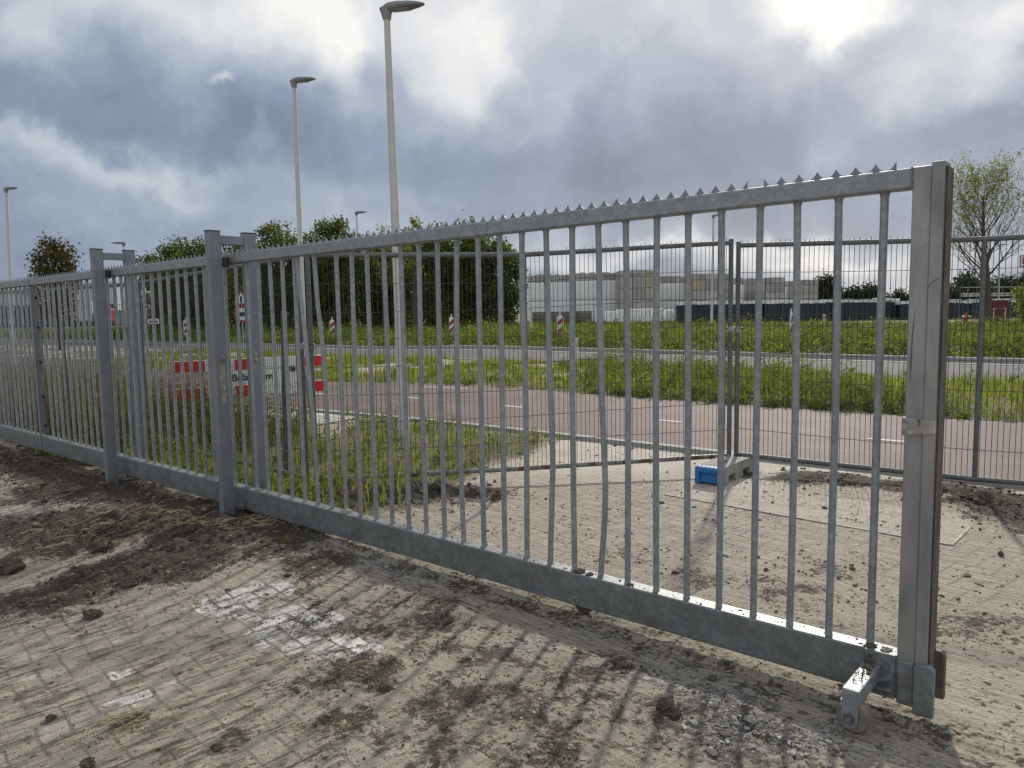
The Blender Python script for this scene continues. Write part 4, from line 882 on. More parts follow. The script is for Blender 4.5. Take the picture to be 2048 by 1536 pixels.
# ---------------------------------------------------------------- block yard in the distance
m, n = mat('yard_blocks'); M['blocks'] = m; r_ = n.attr('rnd'); c = n.ramp(r_, [(0, (.33, .325, .31)), (.5, (.43, .42, .40)), (.9, (.50, .49, .46)), (1, (.44, .37, .25))])
c = n.mix(n.mapr(n.noise(n.pos(), 1.5, 5, .7), .4, .7, 0, .35), c, (.2, .2, .195)); n.out(c, .85)
def yard(px0, px1, ytop, D, label, wrapped, depth=3.5, ry=0):
    a = at(px0, ytop, D); b = at(px1, ytop, D); W_ = b[0] - a[0]; H = (a[2] + b[2]) / 2; cx = (a[0] + b[0]) / 2
    r = thing('block_stack', (cx, D, 0), label, 'block stack', 'stacks of building blocks in the yard')
    fr = [0, .44, .84, 1.0] if wrapped else [0, .21, .43, .65, .87, 1.0]
    nx = max(1, round(W_ / (1.3 if wrapped else 1.15))); rd = random.Random(int(px0)); nz = len(fr) - 1
    for k in range(nz):
        z0_, z1_ = fr[k] * H, fr[k + 1] * H
        if wrapped and k < nz - 1:
            kk = nx * 4; V_ = []
            for i in range(kk + 1):
                xx = a[0] + W_ * i / kk; b_l = .03 * abs(math.sin(math.pi * i / 4)) + rd.uniform(0, .03)
                for zz_, q_ in ((z0_ + .06, 0), (z0_ + .3, b_l), (z1_ - .2, b_l * .6), (z1_ - .01, 0)): V_.append((xx, D - q_, zz_))
                V_.append((xx, D + depth, z1_ - .01)); V_.append((xx, D + depth, z0_ + .06))
            f_ = [(i * 6 + j, i * 6 + (j + 1) % 6, (i + 1) * 6 + (j + 1) % 6, (i + 1) * 6 + j) for i in range(kk) for j in range(6)] + [tuple(range(6)), tuple(kk * 6 + j for j in range(6))]
            MB().add(V_, f_).build('wrapped_course', M['wrap'], r)
        else:
            V, Fc, rv = [], [], []; sub = 3 if (wrapped or k == nz - 1) else 1; sub = 2 if (sub == 3 and not wrapped) else sub
            for i in range(nx * sub):
                w = W_ / (nx * sub); xc = a[0] + i * w + w / 2; jz = rd.uniform(-.08, .08) if k == nz - 1 else 0
                P_ = []; hx, hy, hh = w / 2 - .028, depth / 2, (z1_ - z0_ - .06 + jz) / 2; cz = z0_ + hh + .015; cy = D + depth / 2 + rd.uniform(-.05, .05)
                for z_ in (-1, 1):
                    for x_, y_ in ((-1, -1), (1, -1), (1, 1), (-1, 1)): P_.append((xc + x_ * hx, cy + y_ * hy, cz + z_ * hh))
                b0 = len(V); V += P_; Fc += [tuple(b0 + q for q in f) for f in ((0, 3, 2, 1), (4, 5, 6, 7), (0, 1, 5, 4), (1, 2, 6, 5), (2, 3, 7, 6), (3, 0, 4, 7))]
                rv += [rd.random()] * 6
            npmesh('block_course', np.array(V), np.array(Fc), M['blocks'], r, rnd=rv)
    MB().box((cx, D + depth / 2, H / 2), (W_ - .12, depth - .2, H - .15)).build('core', M['concrete'], r)
yard(1056, 1150, 549, 78, 'white wrapped block stack next to the big tree, leftmost', True)
yard(1152, 1238, 545, 77, 'white wrapped block stack left of the tallest tower', True)
yard(1240, 1317, 539, 74, 'tallest bare block tower, with one yellowish pack', False)
yard(1319, 1384, 552, 77, 'white wrapped block stack right of the tallest tower', True)
yard(1386, 1461, 547, 74, 'bare grey block tower behind the distant lamp post', False)
yard(1463, 1508, 556, 79, 'white wrapped block stack right of the pair of mesh posts', True)
yard(1510, 1571, 555, 74, 'bare grey block tower in the middle right', False)
yard(1573, 1600, 561, 79, 'narrow white wrapped block stack between two bare towers', True)
yard(1602, 1638, 559, 75, 'bare block stack furthest right, beside the conifer', False)
def ybox(name, px0, px1, ytop, D, mat_, label, cat, parts):
    a = at(px0, ytop, D); b = at(px1, ytop, D); r = thing(name, ((a[0] + b[0]) / 2, D, 0), label, cat); parts(r, a, b, (a[2] + b[2]) / 2, D); return r
def crates(r, a, b, H, D):
    W_ = b[0] - a[0]; k = 4; rd = random.Random(5)
    for i in range(k):
        mb = MB(); x0 = a[0] + W_ * (i + .5) / k; w = W_ / k - .08
        for j in range(9): mb.box((x0, D + .5 + rd.uniform(-.02, .02), H * (j + .5) / 9), (w, 1.0, H / 9 - .03))
        mb.box((x0 - w / 2 + .04, D - .03, H / 2), (.08, .05, H)); mb.box((x0 + w / 2 - .04, D - .03, H / 2), (.08, .05, H)); mb.build('crate', M['brown'], r)
ybox('crate_row', 1064, 1184, 623, 68, None, 'row of brown slatted crates under the wrapped stacks', 'crates', crates)
def pallets(r, a, b, H, D):
    W_ = b[0] - a[0]; k = 7; rd = random.Random(6)
    for i in range(k):
        x0 = a[0] + W_ * (i + .5) / k; w = W_ / k - rd.uniform(.12, .4); h = H * rd.uniform(.72, 1.0); mb = MB().box((x0, D + .6, h / 2 + .06), (w, 1.2, h - .12)); mb.build('wrapped_pack', M['wrap'], r, bevel=.05)
        MB().box((x0, D + .6, .05), (w + .1, 1.2, .1)).build('pallet', M['brown'], r)
ybox('pallet_row', 1186, 1352, 616, 66, None, 'row of white wrapped pallets left of the dark hoarding', 'pallets', pallets)
def hoard(px0, px1, ytop, D, label):
    a = at(px0, ytop, D); b = at(px1, ytop, D); W_ = b[0] - a[0]; H = (a[2] + b[2]) / 2; r = thing('dark_hoarding', ((a[0] + b[0]) / 2, D, 0), label, 'hoarding', 'dark blue hoardings along the yard'); rd = random.Random(int(px0))
    mb = MB(); x_ = a[0]
    while x_ < b[0]: 
        w = rd.uniform(.16, .5); mb.box((x_ + w / 2, D + rd.uniform(0, .10), H / 2 - rd.uniform(0, .08)), (w * .94, .06, H - .05)); x_ += w
    mb.box(((a[0] + b[0]) / 2, D + .3, H / 2 - .05), (W_, .05, H - .1)); mb.build('sheeting', M['navy'], r)
    k = max(2, int(W_ / 1.35)); 
    for i in range(k + 1): MB().tube([(a[0] + W_ * i / k, D - .06, 0), (a[0] + W_ * i / k, D - .06, H + .05)], .035 if i % 2 else .02, 6).build('post', M['tubeg'], r)
    mb = MB(); x_ = a[0]
    while x_ < b[0]: w = rd.uniform(.6, 1.2); mb.box((x_ + w / 2, D + .6, H + .07 + rd.uniform(-.04, .06)), (w * .96, 1.0, .26)); x_ += w
    mb.build('white_tops', M['wrap'], r)
    MB().bar((a[0], D - .07, .55), (b[0], D - .07, .55), .03, .04).build('rail', M['tubeg'], r)
hoard(1354, 1530, 607, 64, 'dark blue hoarding below the grey block towers')
hoard(1531, 1800, 604, 63, 'long dark blue hoarding behind the red-marked white post')
hoard(1801, 2120, 604, 62, 'dark blue hoarding behind the red hydrant and bare tree')
# pipe rack
r = thing('pipe_rack', (at(1990, 590, 58)[0], 58, 0), 'pale pipe railing rack above the right hoarding', 'railing')
for yy in (573, 586, 590): a = at(1922, yy + 2, 58); b = at(2080, yy, 58); MB().bar(a, b, .10 if yy > 580 else .05, .10 if yy > 580 else .05).build('rail', M['lampgrey'], r)
for px in range(1922, 2080, 17): a = at(px, 572, 58); MB().tube([(a[0], 58.1, 0), (a[0], 58.1, a[2])], .04, 6).build('upright', M['tubeg'], r)

# far left: pale warehouse with dark base, truck
a = at(-60, 572, 120); b = at(232, 575, 120)
r = thing('warehouse', ((a[0] + b[0]) / 2, 120, 0), 'long pale warehouse with a dark blue base band far left', 'building')
MB().box(((a[0] + b[0]) / 2, 128, a[2] / 2 + 1.1), (b[0] - a[0], 16, a[2] - 2.2)).build('wall', M['pale_wall'], r)
MB().box(((a[0] + b[0]) / 2, 127.8, 1.1 + .5), (b[0] - a[0] - .3, 16, 3.2)).build('base_band', M['slate'], r)
MB().box(((a[0] + b[0]) / 2, 128, a[2] + .1), (b[0] - a[0] + .6, 16.6, .25)).build('roof_edge', M['lampgrey'], r)
for i in range(9): MB().box((a[0] + (i + .5) * (b[0] - a[0]) / 9, 119.75, 1.9), (1.9, .1, 1.2)).build('window', M['navy'], r)
t = at(178, 622, 95); r = thing('lorry', (t[0], 95, 0), 'red and white lorry parked before the pale warehouse', 'lorry')
bd_ = MB().box((t[0] - 1.8, 96, 1.95), (4.4, 2.2, 2.3)).build('cargo_box', M['pale_wall'], r, bevel=.05)
cb_ = MB().box((t[0] + 1.45, 96, 1.45), (1.5, 2.2, 1.7)).build('cab', M['darkred'], r, bevel=.15); MB().box((t[0] + 1.5, 94.88, 2.05), (1.1, .05, .6)).build('side_window', M['navy'], cb_)
for dx_ in (-3, -2.1, 1.5): MB().tube([(t[0] + dx_, 94.9, .5), (t[0] + dx_, 95.3, .5)], .48, 16).build('wheel', M['black'], r)

# ---------------------------------------------------------------- vegetation helpers
def quads_from(c, u, v):
    """leaf diamonds: centre c, half vectors u, v"""
    V = np.stack([c - u, c + v * .8 - u * .1, c + u, c - v * .8 - u * .1], 1).reshape(-1, 3); F_ = np.arange(len(c) * 4).reshape(-1, 4); return V, F_
def rand_dirs(k, g=rng):
    d = g.normal(size=(k, 3)); return d / np.linalg.norm(d, axis=1)[:, None]
def tree(name, px, ytop, D, wpx, label, cat='tree', nleaf=7000, leaf=.16, matk='leaf_dark', seed=0, low=.12, group=None, lobes=16, asp=1.0, dens=1.0, xshift=0):
    g = np.random.default_rng(seed + 100); t = at(px, ytop, D); x0, y0 = t[0], D; z0 = gz1(x0, y0); H = t[2] - z0; Rw = wpx / 2 * D / 1538
    r = thing(name, (x0, y0, z0), label, cat, group); rd = random.Random(seed)
    tr = MB(); lb = []
    tr.tube([(x0, y0, z0 - .2), (x0 + rd.uniform(-.1, .1), y0, z0 + H * .3), (x0 + rd.uniform(-.2, .2), y0, z0 + H * .8)], [H * .028, H * .02, H * .006], 8)
    cen = []; rad = []
    for i in range(lobes):
        f_ = low + (1 - low) * ((i + .5) / lobes); ang = i * 2.4 + rd.uniform(-.4, .4)
        prof = math.sin(math.pi * min(1, max(.06, (f_ - low * .6) / (1.12 - low * .6))) ** .9) ** .6
        rr0 = Rw * prof * rd.uniform(.45, .8) * (1 if i < lobes - 1 else .15); lr = Rw * rd.uniform(.30, .46) * (.7 + .3 * prof)
        c_ = np.array([x0 + math.cos(ang) * rr0, y0 + math.sin(ang) * rr0 * asp, z0 + H * f_ - lr * .5 * f_])
        c_[2] = min(c_[2], z0 + H - lr * rd.uniform(.55, .85)); cen.append(c_); rad.append(lr)
        tr.tube([(x0, y0, z0 + H * f_ * .55), tuple((np.array([x0, y0, z0 + H * f_ * .7]) + c_) / 2), tuple(c_)], [H * .010, H * .007, H * .003], 5)
    tr.build('trunk', M['bark'], r)
    cen = np.array(cen); rad = np.array(rad); pr = rad ** 2 / np.sum(rad ** 2); k = int(nleaf * dens)
    which = g.choice(len(cen), k, p=pr); dirs = rand_dirs(k, g); rr1 = rad[which] * (g.random(k) ** .42) * (1 + .28 * np.sin(dirs[:, 0] * 7 + which) * np.cos(dirs[:, 2] * 6 + which * 2))
    # twig clumps: pull leaves to shared points
    ncl = k // 22; cd = rand_dirs(ncl, g); cw = g.choice(len(cen), ncl, p=pr); cpos = cen[cw] + cd * (rad[cw] * (g.random(ncl) ** .35) * g.uniform(.75, 1.18, ncl))[:, None] * np.array([1, 1, .9])
    a1 = cen[which] + dirs * rr1[:, None] * np.array([1, 1, .9]); own = g.integers(0, ncl, k); a2 = cpos[own] + g.normal(size=(k, 3)) * leaf * 1.15
    selm = g.random(k) < .72; pos = np.where(selm[:, None], a2, a1); keep = pos[:, 2] > z0 + .05; pos = pos[keep]; k = len(pos)
    u = rand_dirs(k, g) * leaf * g.uniform(.35, .75, (k, 1)); v = np.cross(u, rand_dirs(k, g)); v /= (np.linalg.norm(v, axis=1)[:, None] + 1e-9); v *= leaf * g.uniform(.25, .5, (k, 1))
    V, F_ = quads_from(pos, u, v); npmesh('crown', V, F_, M[matk], r, rnd=np.clip(g.normal(.45, .22, k), 0, 1)); return r
dense = 'dense dark trees behind the far verge'
for i, (px, yt, D, w, lab, lf) in enumerate([
    (305, 505, 58, 80, 'leftmost low tree of the dense dark group, beside the left portal top', 5000), (352, 484, 54, 95, 'dark rounded tree between the two portals, taller neighbour of the leftmost', 7000),
    (400, 478, 52, 95, 'dark tree partly hidden by the front post of the nearer portal', 7000), (470, 478, 56, 90, 'pale loose tree seen under the crossbar of the nearer portal', 4500),
    (553, 447, 52, 125, 'broad dark tree directly right of the nearer portal', 10000), (618, 464, 55, 90, 'dark tree behind the second lamp post', 7000), (672, 438, 53, 95, 'rounded dark tree top with a distant lamp before it', 8000),
    (735, 470, 52, 95, 'lower dark tree left of the nearest lamp post', 7000), (800, 462, 54, 100, 'dark tree right behind the nearest lamp post', 7500), (868, 452, 50, 110, 'dark tree right of the nearest lamp post', 8500),
    (935, 446, 49, 125, 'large green tree, second from the right of the dense group', 10000), (998, 480, 47, 95, 'rightmost green tree of the dense group, touching the white stacks', 8500)]):
    tree('leafy_tree', px, yt, D, w * 1.18, lab, nleaf=lf, leaf=.20 if 1 else .2, seed=i, low=.06, group=dense, lobes=22)
for i, (px, yt, D, w, lab) in enumerate([(505, 520, 66, 120, 'low dark back row shrub behind the traffic signs'), (640, 500, 66, 150, 'back row dark shrub behind the second lamp post'), (770, 495, 66, 150, 'back row dark shrub behind the nearest lamp post'), (900, 500, 64, 150, 'back row dark shrub behind the tilted marker'), (380, 530, 66, 140, 'back row dark shrub behind the left hazard marker')]):
    tree('background_shrub', px, yt, D, w * 1.2, lab, 'shrub', nleaf=9000, leaf=.30, seed=30 + i, low=.03, lobes=20)
# whippy young shoots above the dense trees
for i, (px, yt, D, w, lab) in enumerate([(765, 446, 46, 60, 'sparse whippy sapling top left of the nearest lamp post'), (826, 430, 44, 34, 'yellowish whippy sapling top right of the nearest lamp post')]):
    tree('sapling', px, yt, D, w, lab, 'sapling', nleaf=700, leaf=.14, seed=50 + i, low=.5, matk='leaf_yel', lobes=10)
tree('maple_tree', 102, 481, 35, 108, 'small brownish maple alone above the left fence', nleaf=3800, leaf=.15, matk='leaf_brown', seed=61, low=.34, lobes=18)
for i, (px, yt, D, w, lab) in enumerate([(1655, 555, 95, 42, 'small conifer right of the last block stack'), (1706, 578, 100, 40, 'low far tree behind the hoarding, left of the right gate bars'), (1742, 574, 100, 55, 'low far tree before the end post'), (1800, 585, 105, 50, 'far low tree hidden by the end post'), (1868, 590, 105, 30, 'tiny far tree left of the end post flange'),
        (1935, 548, 90, 90, 'far rounded tree left of the bare tree trunk'), (2010, 556, 92, 80, 'far rounded tree right of the bare tree trunk'), (2060, 548, 90, 70, 'far tree at the right edge')]):
    tree('far_tree', px, yt, D, w * 1.15, lab, nleaf=3500, leaf=.34, matk='leaf_far', seed=70 + i, low=.08, lobes=14, group='far trees beyond the hoarding')
tree('shrub', 2052, 563, 30, 50, 'yellow-green shrub at the right edge beyond the road', 'shrub', nleaf=900, leaf=.12, matk='leaf_yel', seed=90, low=.1, lobes=12)

# bare tree on the right: recursive branches, sparse young leaves
def bare_tree():
    D = 46; x0, y0, _ = at(1977, 649, D); z0 = gz1(x0, y0); r = thing('bare_tree', (x0, y0, z0), 'nearly bare tree with fine branches and sparse yellow-green leaves at right', 'tree')
    rd = random.Random(21); tr = MB(); tw = MB(); leafp = []
    H = at(1975, 292, D)[2] - z0
    def grow(p, d, L_, r0, lev):
        k = 5 if lev < 2 else 4; pts = [p]; dd = np.array(d, float); q = np.array(p, float)
        for i in range(k):
            dd = dd + np.array([rd.uniform(-.10, .10), rd.uniform(-.10, .10), (.10 if lev else .02) + (.05 if lev > 1 else 0)]); dd /= np.linalg.norm(dd); q = q + dd * L_ / k; pts.append(tuple(q))
        rs = [r0 * (1 - .75 * i / k) if lev else r0 * (1 - .88 * i / k) for i in range(k + 1)]
        (tr if lev < 2 else tw).tube(pts, rs, 8 if lev < 1 else 4 if lev < 3 else 3, cap=False)
        if lev >= 4 or r0 < .004:
            for _ in range(2):
                if rd.random() < (.36 if q[2] > z0 + H * .62 or q[0] < x0 - 1.2 else .10): leafp.append(q + np.array([rd.uniform(-.1, .1) for _ in range(3)]))
            return
        nb = [21, 8, 5, 3, 2][lev]
        for i in range(nb):
            f_ = (.30 + .68 * (i + rd.random()) / nb) if lev == 0 else (.22 + .78 * (i + rd.random()) / nb)
            j = min(k - 1, int(f_ * k)); base = np.array(pts[j]) + (np.array(pts[j + 1]) - np.array(pts[j])) * (f_ * k - j)
            ax = np.array(pts[j + 1]) - np.array(pts[j]); ax /= np.linalg.norm(ax); ang = i * 2.4 + rd.uniform(-.5, .5)
            u = np.cross(ax, [.3, .2, 1.] if abs(ax[2]) < .9 else [1., 0, 0]); u /= np.linalg.norm(u); w = np.cross(ax, u); sp = [1.0 - .35 * f_, .62, .6, .6][min(lev, 3)]
            nd = ax * math.cos(sp) + (u * math.cos(ang) + w * math.sin(ang)) * math.sin(sp)
            ln = L_ * ([.60 - .36 * f_, .50, .5, .5][min(lev, 3)]) * rd.uniform(.8, 1.2); grow(tuple(base), nd, ln, max(.0042, rs[j] * [.34, .5, .55, .6][min(lev, 3)]), lev + 1)
    grow((x0, y0, z0 - .1), (0.0, 0, 1), H * .74, .26, 0)
    tr.build('trunk', M['bark'], r, smooth=True); tw.build('branches', M['bark'], r)
    g = np.random.default_rng(5); P_ = np.array(leafp); P_ = np.repeat(P_, 3, 0); k = len(P_); P_ = P_ + g.normal(size=(k, 3)) * .09
    u = rand_dirs(k, g) * g.uniform(.04, .09, (k, 1)); v = np.cross(u, rand_dirs(k, g)); V, F_ = quads_from(P_, u, v * .8); npmesh('foliage', V, F_, M['leaf_yel'], r, rnd=g.random(k))
bare_tree()

# ---------------------------------------------------------------- grass, weeds
def scatter(n_, box, ok, g):
    x = g.uniform(box[0], box[1], n_); y = g.uniform(box[2], box[3], n_)
    vis = (np.abs(np.degrees(np.arctan2(x, y))) < 42); k = ok(x, y) & vis; return x[k], y[k]
def blades(x, y, h, w, g, lean=.35, seg=3):
    k = len(x); z = gz(x, y) - .01; ang = g.random(k) * 6.283; la = np.stack([np.cos(ang), np.sin(ang)], 1) * (h * lean * g.random(k))[:, None]
    fa = g.random(k) * 6.283; fx = np.stack([np.cos(fa), np.sin(fa)], 1); V = []
    for i in range(seg + 1):
        t = i / seg; ww = w * (1 - t) ** .7 / 2 if i < seg else w * .02
        cx_ = x + la[:, 0] * t * t; cy_ = y + la[:, 1] * t * t; cz = z + h * t * (1 - .12 * t)
        V.append(np.stack([cx_ - fx[:, 0] * ww, cy_ - fx[:, 1] * ww, cz], 1)); V.append(np.stack([cx_ + fx[:, 0] * ww, cy_ + fx[:, 1] * ww, cz], 1))
    V = np.stack(V, 1).reshape(-1, 3); b0 = np.arange(k)[:, None] * (2 * (seg + 1)); F_ = []
    for i in range(seg): F_.append(np.concatenate([b0 + 2 * i, b0 + 2 * i + 1, b0 + 2 * i + 3, b0 + 2 * i + 2], 1))
    F_ = np.stack(F_, 1).reshape(-1, 4); return V, F_, np.repeat(g.random(k), seg)
def weeds(x, y, h, leaf, nl, g, upright=.5):
    """stem plus alternating leaves"""
    k = len(x); z = gz(x, y) - .01; lean = g.normal(size=(k, 2)) * .18 * h[:, None]
    Vs, Fs, rs = blades(x, y, h, .006 + leaf * .04, g, .3, 2)
    t = g.uniform(.12, 1.0, (k, nl)); ang = g.random((k, nl)) * 6.283; rad = leaf * (.9 - .5 * t) * g.uniform(.5, 1.3, (k, nl))
    px_ = x[:, None] + lean[:, :1] * t * t + np.cos(ang) * rad * 1.1; py_ = y[:, None] + lean[:, 1:] * t * t + np.sin(ang) * rad * 1.1; pz = z[:, None] + h[:, None] * t
    c = np.stack([px_, py_, pz], -1).reshape(-1, 3); a = ang.ravel(); rr_ = rad.ravel(); up = g.uniform(-.3, upright + .5, len(a))
    u = np.stack([np.cos(a), np.sin(a), up], 1) * rr_[:, None]; v = np.stack([-np.sin(a), np.cos(a), g.uniform(-.5, .5, len(a))], 1) * (rr_ * g.uniform(.28, .5, len(a)))[:, None]
    V, F_ = quads_from(c, u, v); r1 = np.clip(np.repeat(g.random(k), nl) * .6 + g.random(k * nl) * .4, 0, 1)
    return np.concatenate([Vs, V]), np.concatenate([Fs, F_ + len(Vs)]), np.concatenate([rs, r1])
def stuff(name, parts, mat_, label):
    V = []; F_ = []; r_ = []; n0 = 0
    for v, f, r in parts: V.append(v); F_.append(f + n0); r_.append(r); n0 += len(v)
    return tag(npmesh(name, np.concatenate(V), np.concatenate(F_), mat_, rnd=np.concatenate(r_)), label, 'vegetation', kind='stuff')
g = np.random.default_rng(42)
# middle verge
okm = lambda x, y: (dPF(x, y) < -.05) & (dRN(x, y) > .05)
barev = lambda x, y: (fbm(x, y, .55, 3) > .06) & (x < 2.6) & (dPF(x, y) < -1.0)
x, y = scatter(300000, (-14, 14, 3, 36), okm, g); k = ~barev(x, y) | (g.random(len(x)) < .06); x, y = x[k], y[k]; k = g.random(len(x)) < np.clip(14 / np.hypot(x, y), .2, 1); x, y = x[k], y[k]
A = blades(x, y, g.uniform(.05, .17, len(x)) * (1 + .8 * (fbm(x, y, 1.2, 3) > .1)), .010 + .0006 * y, g)
stuff('verge_grass', [A], M['nearg'], 'short bright grass of the verge between cycle path and road')
dens = lambda x, y: sst(x + .9 * fbm(x, y, .6, 2), .9, 2.2) * sst(y + .0 * x, 3, 6)
x, y = scatter(90000, (-10, 13, 4, 32), okm, g); tall = dens(x, y); ps = sst(fbm(x, y, 1.1, 2), .05, .2) * .25; k = g.random(len(x)) < np.maximum(tall * .42, ps * .5 * (~barev(x, y))); gap = (x > 5.6 + .4 * fbm(x, y, 1, 2)) & (x < 10.5) & (g.random(len(x)) < .93); x, y = x[k & ~gap], y[k & ~gap]
hh = .10 + dens(x, y) * g.uniform(.08, .50, len(x)) * np.clip(.75 + 1.6 * fbm(x, y, .9, 3) + .8 * fbm(x, y, 2.4, 2), .15, 1.7) * (.35 + .65 * sst(-dPF(x, y) + .25 * fbm(x, y, 2, 2), .0, .7))
stuff('verge_weeds', [weeds(x, y, hh, .072, 15, g)], M['weed'], 'lush broad-leaved weeds along the cycle path edge')
# far verge
okf = lambda x, y: (dRF(x, y) < -.25) & (dRF(x, y) > -26)
x, y = scatter(420000, (-45, 38, 12, 75), okf, g); k = g.random(len(x)) < np.clip((26 / np.hypot(x, y)) ** 1.6, .1, 1) * .55; k2 = g.random(len(x[k])) < .45; x, y = x[k][k2], y[k][k2]
A = blades(x, y, g.uniform(.12, .42, len(x)) * np.clip(1 + 1.3 * fbm(x, y, .45, 3), .3, 1.8), .028, g, .6)
B_ = scatter(120000, (-40, 36, 14, 60), lambda x, y: (dRF(x, y) < -.4) & (dRF(x, y) > -12), g); k = g.random(len(B_[0])) < .55; x, y = B_[0][k], B_[1][k]
stuff('far_verge_grass', [A], M['grass'], 'tall grass beyond the far road kerb')
stuff('far_verge_weeds', [weeds(x, y, g.uniform(.15, .62, len(x)) * np.clip(1 + 1.4 * fbm(x, y, .6, 3), .3, 1.8), .15, 10, g)], M['weed'], 'leafy weeds beyond the far road kerb')
x, y = scatter(60000, (-42, 40, 28, 75), lambda x, y: (dRF(x, y) < -8) & (dRF(x, y) > -30), g)
stuff('far_dry_grass', [blades(x, y, g.uniform(.12, .4, len(x)), .05, g)], M['dull'], 'dull dry tall growth at the back of the far verge')
# weedy ground behind the gate
def okn(x, y):
    s, o = so_(x, y); return (grass_edge(x, y) > 0) & (o < -.16) & (dPN(x, y) > .15)
x, y = scatter(170000, (-13, 0.6, 4.5, 19), okn, g); onslab = (dPN(x, y) < 1.45) & (x < -2.1); k = g.random(len(x)) < np.where(onslab, .10, .62) * np.clip(8.5 / np.hypot(x, y), .3, 1) * (.35 + .65 * (fbm(x, y, 1.4, 3) > -.05)); x, y = x[k], y[k]
A = blades(x, y, g.uniform(.03, .17, len(x)) * (1 + .9 * fbm(x, y, 1.0, 2)), .0085, g, .6)
stuff('near_grass', [A], M['nearg'], 'patchy grass on the ground behind the gate')
x, y = scatter(16000, (-12, .3, 4.6, 17), okn, g); k = (g.random(len(x)) < np.where((dPN(x, y) < 1.45) & (x < -2.1), .06, .44)) & (fbm(x, y, .9, 2) > -.22); x, y = x[k], y[k]
hsel = g.random(len(x)) < .5
stuff('near_leafy_weeds', [weeds(x[hsel], y[hsel], g.uniform(.08, .34, hsel.sum()), .050, 13, g)], M['weed'], 'green leafy weeds scattered behind the gate')
x, y = x[~hsel], y[~hsel]
stuff('near_weeds', [weeds(x, y, g.uniform(.12, .38, len(x)), .030, 15, g)], M['dry'], 'thin seedy weeds with drying stems behind the gate')
def okl(x, y):
    s, o = so_(x, y); return (o < -.5) & (s > 5.2) & (dPN(x, y) > 1.2)
x, y = scatter(60000, (-14, -2.6, 6.5, 17), okl, g); s, o = so_(x, y); k = g.random(len(x)) < .05 + .35 * sst(s, 6.2, 9); x, y, s = x[k], y[k], s[k]
hh = g.uniform(.25, .8, len(x)) * (.22 + .9 * sst(s, 5.8, 9.0)) * (1 + .4 * fbm(x, y, .7, 2))
stuff('tall_dry_weeds', [weeds(x, y, hh, .045, 18, g)], M['dry'], 'tall yellow-brown weeds behind the left fence')
x, y = scatter(30000, (-14, -4.2, 7.5, 16), lambda x, y: okl(x, y) & (fbm(x, y, .6, 2) > -.05) & (so_(x, y)[0] > 6.8) & (so_(x, y)[1] > -3.2), g); k = g.random(len(x)) < .28; x, y = x[k], y[k]
stuff('reddish_weeds', [weeds(x, y, g.uniform(.3, .95, len(x)), .042, 20, g)], M['redweed'], 'reddish brown dock weeds close behind the left fence')
# rank grass at the gate foot
def okg(x, y):
    s, o = so_(x, y); return (o < -.10) & (o > -.95) & (s > 3.2) & (s < 9.5)
x, y = scatter(26000, (-7, -.6, 4.2, 10), okg, g); s, o = so_(x, y); k = g.random(len(x)) < .42 * sst(s, 3.2, 4.0) * sst(fbm(x, y, 2.2, 2), -.3, .2); x, y = x[k], y[k]
stuff('rank_grass', [blades(x, y, g.uniform(.08, .33, len(x)), .008, g, .8, 4)], M['nearg'], 'rank green grass tufts at the foot of the gate')
# tiny sprigs in the front mud
x = []; y = []
for px, py in ((572, 1100), (365, 945), (500, 940), (330, 925)):
    q = gp(px, py, -.03); k = 26; x += list(q[0] + g.normal(size=k) * .02); y += list(q[1] + g.normal(size=k) * .02)
x = np.array(x); y = np.array(y); stuff('mud_sprigs', [blades(x, y, g.uniform(.03, .09, len(x)), .005, g, .6)], M['grass'], 'tiny green sprigs in the mud before the gate')

# ---------------------------------------------------------------- clods, rubble, straw
ICO_V = None
def icos():
    import bmesh
    bm = bmesh.new(); bmesh.ops.create_icosphere(bm, subdivisions=1, radius=1); V = np.array([v.co[:] for v in bm.verts]); F_ = np.array([[v.index for v in f.verts] for f in bm.faces]); bm.free()
    bm = bmesh.new(); bmesh.ops.create_icosphere(bm, subdivisions=4, radius=1); V2 = np.array([v.co[:] for v in bm.verts]); F2 = np.array([[v.index for v in f.verts] for f in bm.faces]); bm.free(); return V, F_, V2, F2
IV, IF, IV2, IF2 = icos()
def pebbles(x, y, r, g, flat=(.35, .8), sink=.2):
    k = len(x); z = gz(x, y); sc = np.stack([r * g.uniform(.6, 1.4, k), r * g.uniform(.6, 1.2, k), r * g.uniform(*flat, k)], 1); a = g.random(k) * 6.283
    J = g.uniform(.45, 1.3, (k, len(IV), 1)); P_ = IV[None] * J * sc[:, None, :]; ca, sa = np.cos(a)[:, None], np.sin(a)[:, None]
    X_ = P_[..., 0] * ca - P_[..., 1] * sa + x[:, None]; Y_ = P_[..., 0] * sa + P_[..., 1] * ca + y[:, None]; Z_ = P_[..., 2] + (z + sc[:, 2] * (1 - 2 * sink) * .6)[:, None]
    V = np.stack([X_, Y_, Z_], -1).reshape(-1, 3); F_ = (IF[None] + (np.arange(k) * len(IV))[:, None, None]).reshape(-1, 3); return V, F_, np.repeat(g.random(k), len(IF))
def rubm(name, stops):
    m, n = mat(name); c = n.ramp(n.attr('rnd'), stops); c = n.mix(n.mapr(n.noise(n.pos(), 60, 5, .7), .3, .7, 0, .5), c, (.10, .085, .066)); n.out(c, .92, 0., n.bump(n.noise(n.pos(), 150, 4, .6), .6, .003), .25); return m
M['crumbs'] = rubm('soil_crumbs', [(0, (.045, .036, .027)), (.5, (.10, .08, .058)), (.85, (.20, .165, .125)), (1, (.36, .32, .26))])
